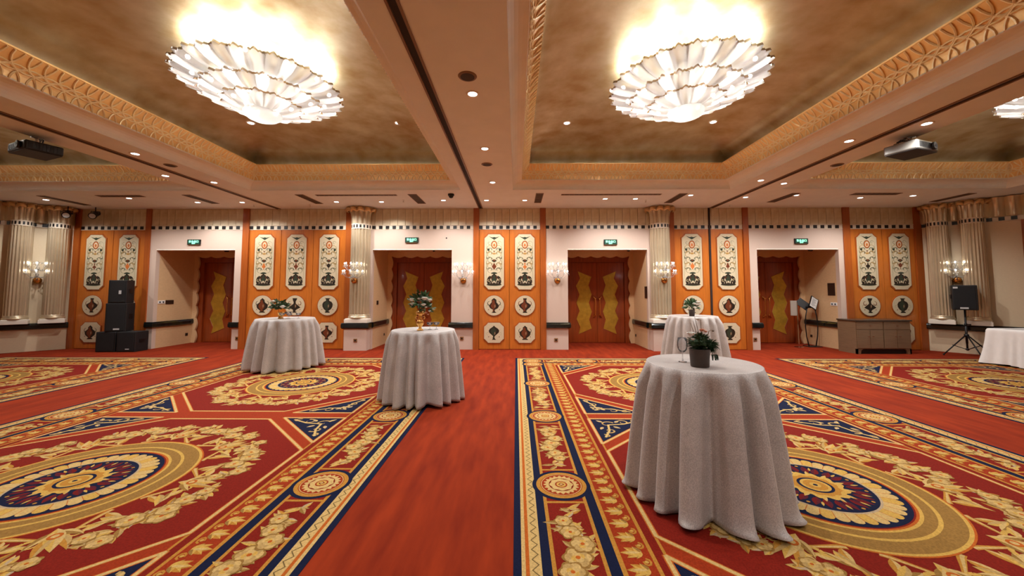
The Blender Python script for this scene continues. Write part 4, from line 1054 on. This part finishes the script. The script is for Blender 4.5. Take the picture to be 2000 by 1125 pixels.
# ================================================================ SCONCES
def sconce(loc, rz, s, lab):
    t = thing('wall_sconce', lab, 'wall lamp', loc, rz)
    b = MB(); b.lathe([(0, -.02), (.03, -.015), (.075, .0), (.085, .02), (.06, .035), (.075, .05), (.04, .06), (0, .065)], 20, mod=lambda a, z: 1+.1*abs(sin(4*a)))
    b.v = [(v[0]*s, (-v[2]-.0)*s-.0, v[1]*s-.30*s) for v in b.v]; b.build('gilt_boss', M['brass'], t, smooth=True)
    b = MB(); b.lathe([(.0, -.3), (.02, -.28), (.012, -.2), (.03, -.16), (.035, -.13), (.014, -.1), (.014, .0), (.035, .03), (.04, .06), (.016, .1), (.016, .17), (.03, .2), (.0, .27)], 14, c=(0, -.10, 0)); b.v = [tuple(c*s for c in v) for v in b.v]
    b.tube([(0, -.03*s, -.3*s), (0, -.10*s, -.28*s)], .015*s, 6); b.build('glass_stem', M['crystal'], t, smooth=True)
    for lv, (z0, R, zc, n) in enumerate(((-.17, .30, -.10, 5), (.03, .25, .12, 5))):
        for i in range(n):
            a = -pi*(.08+.84*i/(n-1)); cx, cy = R*cos(a), R*sin(a)*.75-.08; L = []
            for q in range(8):
                u = q/7; L.append((cx*u*s, (-.1+(cy+.1)*u)*s, (z0-.06*sin(pi*u)+(zc-z0)*u**3)*s))
            ar = MB(); ar.tube(L, .008*s, 6)
            ar.lathe([(.006*s, 0), (.03*s, .004*s), (.042*s, .02*s), (.045*s, .026*s)], 12, c=L[-1])
            for w_ in range(4):
                aa = 2*pi*w_/4; c = (L[-1][0]+.04*s*cos(aa), L[-1][1]+.04*s*sin(aa), L[-1][2]-.02*s); ar.blob(c, .010*s, (1, 1, 2.2), 5, 4)
            arm = ar.build('glass_arm', M['crystal'], t, smooth=True)
            cd = MB(); cd.lathe([(.010*s, 0), (.010*s, .055*s), (0, .055*s)], 8, c=(L[-1][0], L[-1][1], L[-1][2]+.005*s)); cd.build('candle_sleeve', M['paper'], arm)
            bb = MB(); bb.blob((L[-1][0], L[-1][1], L[-1][2]+.078*s), .017*s, (1, 1, 1.5), 6, 5); bb.build('candle_bulb', M['candle'], arm, smooth=True)
    dr = MB()
    for i in range(9):
        a = -pi*i/8
        for z, R in ((.0, .13), (-.22, .12), (.2, .09)): dr.blob((R*cos(a)*s, (R*sin(a)*.7-.08)*s, z*s), .012*s, (1, 1, 2.4), 5, 4)
    o = stuff(dr.build('crystal_drops', M['crystal'], t, smooth=True))
    return t
ZS = 2.22
s0 = sconce((-1.50, WY, ZS), 0, .95, 'crystal sconce on the narrow wall right of the second alcove')
copy_tree(s0, None, (1.17, WY, ZS), 0, 'crystal sconce on the narrow wall left of the third alcove')
copy_tree(s0, None, (-4.50, WY-.27, ZS), 0, 'crystal sconce on the silver column left of the second alcove')
copy_tree(s0, None, (4.08, WY-.27, ZS), 0, 'crystal sconce on the silver column right of the third alcove')
copy_tree(s0, None, (*onL(.61, .04), ZS), aL, 'crystal sconce between the two slim columns in the left corner')
copy_tree(s0, None, (*onR(.61, .04), ZS), aR, 'crystal sconce above the tripod loudspeaker between two slim columns')

# ================================================================ LOUDSPEAKERS
def cab(parent, w_, d, h, z, x=0, y=0, rz=0, logo=None, name='cabinet'):
    b = MB(); b.box(-w_/2, w_/2, -d/2, d/2, 0, h); o = b.build(name, M['spk'], parent, (x, y, z), bevel=.012)
    g = MB(); g.box(-w_/2+.03, w_/2-.03, -d/2-.008, -d/2, .03, h-.03); g.build('grille', M['grille'], o, bevel=.004)
    for (lx, lz, lw, lh, rows) in logo or []:
        q = MB(); q.box(lx-lw/2, lx+lw/2, -d/2-.012, -d/2-.008, lz-lh/2, lz+lh/2)
        k = q.build('badge', M['label'], o)
    for s in (-1, 1): hb = MB(); hb.box(-.015, .0, -.08, .08, h*.45, h*.62); hb.build('side_handle', M['blackmetal'], o, (s*(w_/2+.008), 0, 0))
    return o
t = thing('subwoofer', 'low wide black subwoofer on the floor, left one of the pair', 'loudspeaker', (-11.085, 10.32, .0), .06)
cab(t, .50, .40, .54, .0, logo=[])
t = thing('subwoofer', 'low wide black subwoofer on the floor, right one of the pair with a badge', 'loudspeaker', (-10.545, 10.34, .0), .06)
cab(t, .48, .40, .54, .0, logo=[(.05, .08, .10, .025, 1)])
t = thing('loudspeaker', 'large black loudspeaker cabinet in the middle of the stack', 'loudspeaker', (-10.95, 10.35, .541), .35)
cab(t, .45, .38, .77, 0, logo=[(.03, .07, .13, .04, 1)])
t = thing('loudspeaker', 'black loudspeaker on top of the stack with a pale badge', 'loudspeaker', (-10.95, 10.35, 1.312), .35)
cab(t, .39, .36, .63, 0, logo=[(.06, .30, .055, .10, 2)])
# tripod speaker
tx, ty = 11.50, 9.82
t = thing('speaker_stand', 'black tripod stand holding a loudspeaker in the right corner', 'stand', (tx, ty, .01), -.25)
b = MB(); b.tube([(0, 0, .12), (0, 0, 1.15)], .019, 10); b.tube([(0, 0, .3), (0, 0, .75)], .024, 10); b.build('pole', M['blackmetal'], t, smooth=True)
for i, a in enumerate((-1.75, .12, 3.28)):
    L = .54; b = MB(); b.tube([(.03*cos(a), .03*sin(a), .50), (L*cos(a), L*sin(a), .02)], .014, 8); b.blob((L*cos(a), L*sin(a), .018), .022); b.build('leg', M['blackmetal'], t, smooth=True)
    b = MB(); b.tube([(.02*cos(a), .02*sin(a), .15), (.33*cos(a), .33*sin(a), .26)], .009, 6); b.build('brace', M['blackmetal'], t)
b = MB(); b.lathe([(.02, .46), (.045, .47), (.045, .53), (.02, .54)], 12); b.lathe([(.02, .74), (.032, .75), (.032, .80), (.02, .81)], 12); b.lathe([(.019, .13), (.034, .135), (.034, .17), (.019, .175)], 12); b.build('collar', M['blackmetal'], t, smooth=True)
b = MB(); b.tube([(.02, 0, .78), (.09, -.02, .78)], [.012, .02], 8); b.build('clamp_knob', M['blackmetal'], t)
t = thing('loudspeaker', 'black loudspeaker on the tripod stand between silver columns', 'loudspeaker', (tx, ty, 1.162), -.75)
cab(t, .42, .30, .63, 0, logo=[(-.15, .57, .08, .045, 1), (-.02, .05, .14, .04, 1)])

# ================================================================ SIDEBOARD
t = thing('sideboard', 'taupe wooden sideboard with drawers, doors and dark top', 'sideboard', (9.62, 10.33, 0), 0)
w_, d, h = 1.42, .56, .88
b = MB(); b.box(-w_/2, w_/2, -d/2, d/2, .13, h-.03); b.build('carcass', M['cabinet'], t, bevel=.004)
b = MB(); b.box(-w_/2-.03, w_/2+.03, -d/2-.03, d/2, h-.03, h+.005); b.build('top_board', M['cabtop'], t, bevel=.006)
b = MB(); b.box(-w_/2+.1, w_/2-.1, -d/2+.05, d/2-.05, .0, .13); b.build('plinth_recess', M['gap'], t)
for s in (-1, 1):
    b = MB(); pts = [(0, 0), (.10, 0), (.12, .09), (.17, .13), (0, .13)]; b.prism([(s*(x-w_/2), z) for x, z in pts][::s], -d/2, -d/2+.04); b.box(min(s*(w_/2-.04), s*w_/2), max(s*(w_/2-.04), s*w_/2), -d/2, d/2, 0, .13); b.build('bracket_foot', M['cabinet'], t)
for i in range(2):
    x0 = -w_/2+.02+i*(w_/2-.01); x1 = x0+w_/2-.03
    b = MB(); b.box(x0, x1, -d/2-.014, -d/2, .64, .835); dr = b.build('drawer', M['cabinet'], t, bevel=.005)
    b = MB(); b.tube([((x0+x1)/2-.035, -d/2-.035, .735), ((x0+x1)/2+.035, -d/2-.035, .735)], .008, 6); b.tube([((x0+x1)/2, -d/2-.03, .735), ((x0+x1)/2, -d/2-.01, .735)], .006, 6); b.build('drawer_pull', M['chrome'], dr)
    xm = (x0+x1)/2
    for s in (-1, 1):
        a, c = (x0, xm-.004) if s < 0 else (xm+.004, x1); b = MB(); b.box(a, c, -d/2-.014, -d/2, .15, .625); dd = b.build('cabinet_door', M['cabinet'], t, bevel=.005)
        b = MB(); b.tube([(xm+s*.03, -d/2-.035, .46), (xm+s*.075, -d/2-.035, .46)], .009, 6); b.tube([(xm+s*.05, -d/2-.03, .46), (xm+s*.05, -d/2-.01, .46)], .006, 6); b.build('door_pull', M['chrome'], dd)
# ================================================================ MENU STAND, SIGN STAND
t = thing('menu_stand', 'black bow-legged stand with a tilted printed sheet in the right alcove', 'stand', (8.78, 11.36, 0), -.05)
for s in (-1, 1):
    b = MB(); b.tube([(s*.10, 0, .02), (s*.155, 0, .30), (s*.175, 0, .6), (s*.155, 0, .9), (s*.10, 0, 1.17)], .014, 8); b.build('leg', M['blackmetal'], t, smooth=True)
b = MB(); b.box(-.19, .19, -.14, .14, 0, .02); b.box(-.02, .02, -.12, .12, .0, .03); b.build('base', M['blackmetal'], t, bevel=.006)
b = MB(); b.box(-.13, .13, -.03, .03, 1.14, 1.18); b.build('cross_bar', M['blackmetal'], t)
def tilt(parent, name, m, x, ang, w_, h_, y, z, prt=False):
    b = MB(); b.box(-w_/2, w_/2, -.012, .012, 0, h_); o = b.build(name, M[m], parent, (x, y, z)); o.rotation_euler = (-.5, 0, 0); o.rotation_euler = (-.45, ang, 0)
    if prt:
        q = MB(); q.box(-w_/2+.02, w_/2-.02, -.0135, -.012, .02, h_-.02, 0, srgb(214, 212, 206))
        for i in range(9): q.box(-w_/2+.05, w_/2-.05-.03*(i % 3), -.0145, -.0135, h_-.07-i*(h_-.12)/9-.012, h_-.07-i*(h_-.12)/9, 0, srgb(120, 120, 120))
        q.build('printed_sheet', M['print'], o)
    return o
tilt(t, 'tilted_board', 'blackmetal', .0, .62, .24, .40, -.06, 1.14, True)
tilt(t, 'back_board', 'blackmetal', -.03, -.75, .22, .34, .05, 1.14)
t = thing('sign_stand', 'slim pole stand with a grey panel at the alcove door', 'stand', (8.30, 11.25, 0))
b = MB(); b.lathe([(0, 0), (.12, 0), (.12, .012), (.0, .02)], 20); b.build('base', M['chrome'], t)
b = MB(); b.tube([(0, 0, .015), (0, 0, 1.32)], .010, 8); b.build('pole', M['chrome'], t)
b = MB(); b.box(-.20, -.02, -.012, .012, .92, 1.36); b.build('panel', M['greyplastic'], t, bevel=.004)
# ================================================================ RIGHT CORNER: case and chair
t = thing('equipment_case', 'low black equipment case on the floor beside the white cloth', 'case', (11.98, 9.40, 0), -.12)
b = MB(); b.box(-.30, .30, -.18, .18, 0, .26); b.build('shell', M['spk'], t, bevel=.03)
b = MB(); b.tube([(-.1, -.175, .16), (-.1, -.20, .14), (.1, -.20, .14), (.1, -.175, .16)], .01, 6); b.build('handle', M['blackmetal'], t)
b = MB(); b.box(-.303, .303, -.183, .183, .165, .172); b.build('lid_seam', M['blackmetal'], t)
t = thing('folded_trolley', 'folded chrome luggage trolley with dark straps lying on the black case', 'trolley', (12.0, 9.42, .262), -.6)
b = MB(); b.tube([(-.22, -.05, .015), (-.20, .0, .20), (-.14, .06, .36), (0, .08, .40), (.14, .06, .36), (.20, 0, .20), (.22, -.05, .015)], .012, 8); b.build('chrome_loop', M['chrome'], t, smooth=True)
b = MB(); b.grid([[(x, -.04+.1*(z/.4)**1.5+.02, z) for x in (-.17, -.08, 0, .08, .17)] for z in (.02, .1, .2, .3, .35)]); o = b.build('dark_bag', M['spk'], t); sm = o.modifiers.new('t', 'SOLIDIFY'); sm.thickness = .03
for z in (.09, .18, .27): b = MB(); b.box(-.19, .19, -.045+.1*(z/.4)**1.5, -.035+.1*(z/.4)**1.5, z-.014, z+.014); b.build('strap', M['greyplastic'], t)

# ================================================================ PROJECTORS
def projector(loc, rz, lab, m):
    t = thing('projector', lab, 'projector', loc, rz)
    b = MB(); b.box(-.27, .27, -.20, .20, -.07, .07); bd = b.build('body', M[m], t, bevel=.02); b = MB(); b.box(-.26, .26, -.19, .19, -.076, -.0705); b.build('underside', M['spk'], t)
    b = MB(); b.lathe([(0, .0), (.055, .0), (.06, -.03), (.045, -.035), (0, -.02)], 20); b.v = [(v[0]+.12, -.2+v[2], v[1]) for v in b.v]; b.build('lens', M['blackmetal'], t, smooth=True)
    b = MB()
    for i in range(9): b.box(.271, .275, -.16+i*.036, -.14+i*.036, -.045, .045)
    for i in range(8): b.box(-.22+i*.035, -.2+i*.035, -.206, -.2, -.04, .04)
    stuff(b.build('vent_grille', M['blackmetal'], t))
    b = MB(); b.tube([(0, 0, .07), (0, 0, .20)], .022, 10); b.box(-.1, .1, -.1, .1, .07, .085); b.lathe([(0, .2), (.07, .2), (.07, .185), (.03, .18)], 16)
    for sx in (-1, 1):
        for sy in (-1, 1): b.tube([(0, 0, .11), (sx*.17, sy*.13, .075)], .01, 5)
    b.build('ceiling_mount', M['chrome'], t)
    b = MB()
    for i in range(6): a = i*1.1; b.tube([(.02*cos(a), .05+.02*sin(a), .19), (-.1-.02*i, .05+.05*sin(a), .13), (-.2, .1*cos(a), .09)], .006, 5)
    b.build('cable_bundle', M['blackmetal'], t)
    return t
projector((6.08, 5.75, CZ-.20), .35, 'grey and silver projector hung under the right beam', 'projgrey')
projector((-7.42, 5.62, CZ-.20), -.35, 'black projector hung under the left beam', 'blackmetal')

# ================================================================ EXIT SIGNS
FONTS = []
def exit_sign(x, z, lab):
    t = thing('exit_sign', lab, 'sign', (x, WY, z), 0, 'green exit signs over the alcoves')
    b = MB(); b.box(-.19, .19, -.03, 0, -.075, .075); b.build('sign_box', M['blackmetal'], t, bevel=.004)
    b = MB(); b.box(-.172, .172, -.033, -.03, -.062, .062); b.build('sign_face', M['signbg'], t)
    for txt, s, zz, nm in (('安全出口', .072, -.012, 'lettering'), ('EXIT', .05, -.058, 'lettering')):
        cu = bpy.data.curves.new('lettering', 'FONT'); cu.body = txt; cu.size = s; cu.align_x = 'CENTER'; cu.extrude = .001; cu.offset = .0008
        o = bpy.data.objects.new('lettering', cu); COL.objects.link(o); o.parent = t; o.location = (0, -.0345, zz); o.rotation_euler = (pi/2, 0, 0); cu.materials.append(M['sign']); FONTS.append(o)
    b = MB(); b.box(-.18, .18, -.034, -.005, -.083, -.076); b.build('lower_lip', M['bronze'], t)
    return t
EX = [((380, 473), 'green exit sign above the leftmost alcove'), ((804.5, 469), 'green exit sign above the alcove behind the gilt vase'), ((1192, 473), 'green exit sign above the fully visible double doors'), ((1564, 471), 'green exit sign above the alcove with the menu stand')]
for (x, y), l in EX: q = at_y(x, y, WY); exit_sign(q.x, q.z, l)
# ================================================================ VENTS
def vent(x0, x1, y0, y1, lab):
    t = thing('ceiling_vent', lab, 'vent', ((x0+x1)/2, (y0+y1)/2, CZ)); hx, hy = (x1-x0)/2, (y1-y0)/2
    b = MB(); b.box(-hx, hx, -hy, hy, -.004, -.001); b.build('slot', M['ventdark'], t)
    b = MB()
    for a in ((-hx, hx, -hy-.015, -hy), (-hx, hx, hy, hy+.015), (-hx-.015, -hx, -hy-.015, hy+.015), (hx, hx+.015, -hy-.015, hy+.015)): b.box(*a, -.010, -.001)
    b.build('frame', M['steel'], t)
    n = max(2, round(max(hx, hy)*2/.12)); src = None
    for i in range(n):
        b = MB()
        if hx > hy: p = (-hx+(i+.5)*2*hx/n, 0, -.004); b.box(-.008, .008, -hy, hy, -.004, 0)
        else: p = (0, -hy+(i+.5)*2*hy/n, -.004); b.box(-hx, hx, -.008, .008, -.004, 0)
        src = b.build('vent_slat', M['steel'], t, p) if src is None else piece(src, t, p)
vent(-5.44, -5.26, 9.10, 10.05, 'narrow ceiling vent left of the left back column, running to the wall')
vent(-4.95, -2.97, 9.13, 9.20, 'long thin ceiling slot above the left back column')
vent(-2.65, -2.46, 9.10, 10.05, 'short dark ceiling vent left of the dome camera')
vent(.50, .66, 9.05, 10.0, 'short dark ceiling vent over the central wood bay')
vent(1.13, 3.55, 9.13, 9.20, 'long thin ceiling slot above the third alcove')
vent(4.0, 4.17, 9.10, 10.05, 'ceiling vent pointing at the right back column')
vent(6.72, 6.90, 9.10, 10.0, 'ceiling vent left of the rightmost alcove bay')
vent(8.25, 9.35, 9.10, 9.25, 'wide ceiling vent over the sideboard bay')
vent(11.0, 11.18, 9.15, 10.0, 'ceiling vent slanting toward the right corner columns')
vent(-11.95, -11.77, 9.15, 10.15, 'ceiling vent slanting toward the left corner columns')
vent(-10.45, -9.35, 9.12, 9.25, 'wide ceiling vent above the loudspeaker stack')
vent(-8.25, -8.07, 9.10, 10.0, 'ceiling vent above the leftmost alcove')
# ================================================================ SMALL CEILING AND WALL FITTINGS
def ceil_speaker(q, lab):
    t = thing('ceiling_speaker', lab, 'speaker', (q.x, q.y, CZ)); b = MB(); b.lathe([(0, -.008), (.085, -.010), (.1, -.006), (.105, 0)], 28); b.build('bezel', M['steel'], t, smooth=True)
    b = MB(); b.lathe([(0, -.012), (.078, -.0115)], 24); b.build('grille', M['ventdark'], t)
ceil_speaker(at_z(913, 149, CZ), 'round brown ceiling speaker beside the nearest centre downlight')
ceil_speaker(at_z(951, 321, CZ), 'round brown ceiling speaker farther along the centre beam')
ceil_speaker(at_z(1635, 322, CZ), 'round brown ceiling speaker on the right beam')
ceil_speaker(at_z(333, 323, CZ), 'round brown ceiling speaker on the left beam')
def sprinkler(q, lab):
    t = thing('sprinkler', lab, 'sprinkler', (q.x, q.y, CZ)); b = MB(); b.lathe([(.03, 0), (.03, -.006), (.01, -.01)], 12); b.build('escutcheon', M['paper'], t)
    b = MB(); b.lathe([(.008, -.008), (.008, -.035), (.022, -.04), (.022, -.043), (0, -.043)], 10); b.build('head', M['chrome'], t)
for p, l in (((606, 400), 'ceiling sprinkler between two vents near the left back column'), ((788, 391), 'ceiling sprinkler beside the short dark vent'), ((1261, 391), 'ceiling sprinkler between the downlight pair and the right back column'), ((496, 400), 'ceiling sprinkler by the left track end'), ((1425, 400), 'ceiling sprinkler by the right track end')): sprinkler(at_z(*p, CZ), l)
q = at_z(881, 379, CZ); t = thing('dome_camera', 'black dome camera on the ceiling', 'camera', (q.x, q.y, CZ))
b = MB(); b.lathe([(.075, 0), (.08, -.03), (.07, -.045), (0, -.045)], 20); b.build('housing', M['blackmetal'], t); b = MB(); b.lathe([(.058, -.045), (.05, -.08), (.03, -.098), (0, -.105)], 20); b.build('dome', M['spk'], t, smooth=True)
def soffit_cam(x, lab):
    t = thing('soffit_camera', lab, 'camera', (x, WY+.35, 2.9)); b = MB(); b.lathe([(.05, 0), (.05, -.015), (.02, -.02), (.015, -.05)], 14); b.build('mount', M['paper'], t)
    b = MB(); b.tube([(0, .05, -.06), (0, -.07, -.075)], .028, 12); b.build('barrel', M['blackmetal'], t)
soffit_cam(-2.42, 'small camera under the soffit of the second alcove'); soffit_cam(3.30, 'small camera under the soffit of the third alcove'); soffit_cam(-8.6, 'small camera under the soffit of the leftmost alcove'); soffit_cam(8.6, 'small camera under the soffit of the rightmost alcove')
def plate(name, pos, rz, w_, h_, m, lab, sockets=0, cat='wall plate'):
    t = thing(name, lab, cat, pos, rz); b = MB(); b.box(-w_/2, w_/2, -.012, 0, -h_/2, h_/2); b.build('plate', M[m], t, bevel=.004)
    for i in range(sockets):
        c = (i-(sockets-1)/2)*w_/max(1, sockets)*.95; b = MB(); b.box(c-.022, c+.022, -.016, -.012, -.02, .02); b.build('socket', M['blackmetal'], t)
for (x, y), l in (((463, 661), 'bronze socket on the narrow pier right of the leftmost alcove'), ((902, 661), 'bronze socket on the pier right of the second alcove'), ((1086, 664), 'bronze socket on the pier left of the third alcove'), ((1475, 663), 'bronze socket on the narrow pier left of the rightmost alcove')):
    q = at_y(x, y, WY); plate('wall_socket', q, 0, .10, .10, 'bronze', l, 1, 'socket')
q = at_y(694, 665, WY-.25); plate('wall_socket', q, 0, .10, .10, 'bronze', 'bronze socket on the pedestal of the left silver column', 1, 'socket')
q = at_y(1294, 664, WY-.25); q.x = 4.2; plate('wall_socket', q, 0, .10, .10, 'bronze', 'bronze socket on the pedestal of the right silver column', 1, 'socket')
o1 = -10.38; q = at_x(315, 590, o1); plate('wall_socket', q, pi/2, .22, .09, 'paper', 'white double socket inside the leftmost alcove', 2, 'socket')
q = at_x(331, 590, o1); plate('control_panel', q, pi/2, .26, .12, 'darkplate', 'dark control plate next to the white double socket', 0)
q = at_x(364, 653, o1); plate('wall_socket', q, pi/2, .09, .09, 'darkplate', 'low dark socket inside the leftmost alcove', 1, 'socket')
q = at_x(737, 591, -4.11); plate('light_switch', q, pi/2, .14, .12, 'darkplate', 'dark switch on the side wall of the second alcove', 0, 'switch')
q = at_x(750, 653, -4.11); plate('wall_socket', q, pi/2, .07, .07, 'darkplate', 'small dark socket low in the second alcove', 1, 'socket')
q = at_x(1262, 571, 3.73); plate('control_panel', q, -pi/2, .20, .34, 'darkplate', 'tall dark panel on the side wall of the third alcove', 0)
q = at_x(1242, 655, 3.73); plate('wall_socket', q, -pi/2, .08, .08, 'darkplate', 'small dark socket low in the third alcove', 1, 'socket')
q = at_x(1624, 565, 9.12); plate('control_panel', q, -pi/2, .25, .36, 'darkplate', 'square dark panel above the white socket in the rightmost alcove', 0)
q = at_x(1629, 594, 9.12); plate('wall_socket', q, -pi/2, .22, .09, 'paper', 'white double socket inside the rightmost alcove', 2, 'socket')
q = at_x(1585, 656, 9.12); plate('wall_socket', q, -pi/2, .08, .08, 'darkplate', 'low dark socket behind the menu stand', 1, 'socket')
q = at_y(872, 465, WY); plate('wall_sensor', q, 0, .035, .035, 'blackmetal', 'tiny dark sensor on the wall above the second alcove', 0, 'sensor')
# stage spotlights on the left
def stage_spot(x, y, z, rz, lab):
    t = thing('stage_spotlight', lab, 'spotlight', (x, y, z), rz)
    b = MB(); b.tube([(0, .0, .2), (0, 0, .0)], .012, 6); b.tube([(-.09, 0, -.02), (-.09, 0, .08), (.09, 0, .08), (.09, 0, -.02)], .01, 5); b.build('yoke', M['blackmetal'], t)
    b = MB(); b.tube([(0, .14, .05), (0, -.02, -.01), (0, -.12, -.06), (0, -.16, -.075)], [.06, .075, .075, .09], 14); b.build('can', M['blackmetal'], t, smooth=True)
    b = MB(); b.tube([(0, -.16, -.075), (0, -.165, -.077)], .07, 14); b.build('lens', M['label'], t)
stage_spot(-11.95, WY-.25, CZ-.20, .5, 'black stage spotlight over the leaf nearest the loudspeaker stack')
stage_spot(*onL(.12, .40), CZ-.20, .7, 'black stage spotlight at the left corner post')

# lettering becomes plain mesh
bpy.context.view_layer.update(); dg = bpy.context.evaluated_depsgraph_get()
for o in FONTS:
    me = bpy.data.meshes.new_from_object(o.evaluated_get(dg)); n_ = bpy.data.objects.new('lettering', me); COL.objects.link(n_)
    n_.parent = o.parent; n_.location = o.location; n_.rotation_euler = o.rotation_euler; cu = o.data
    bpy.data.objects.remove(o); bpy.data.curves.remove(cu)
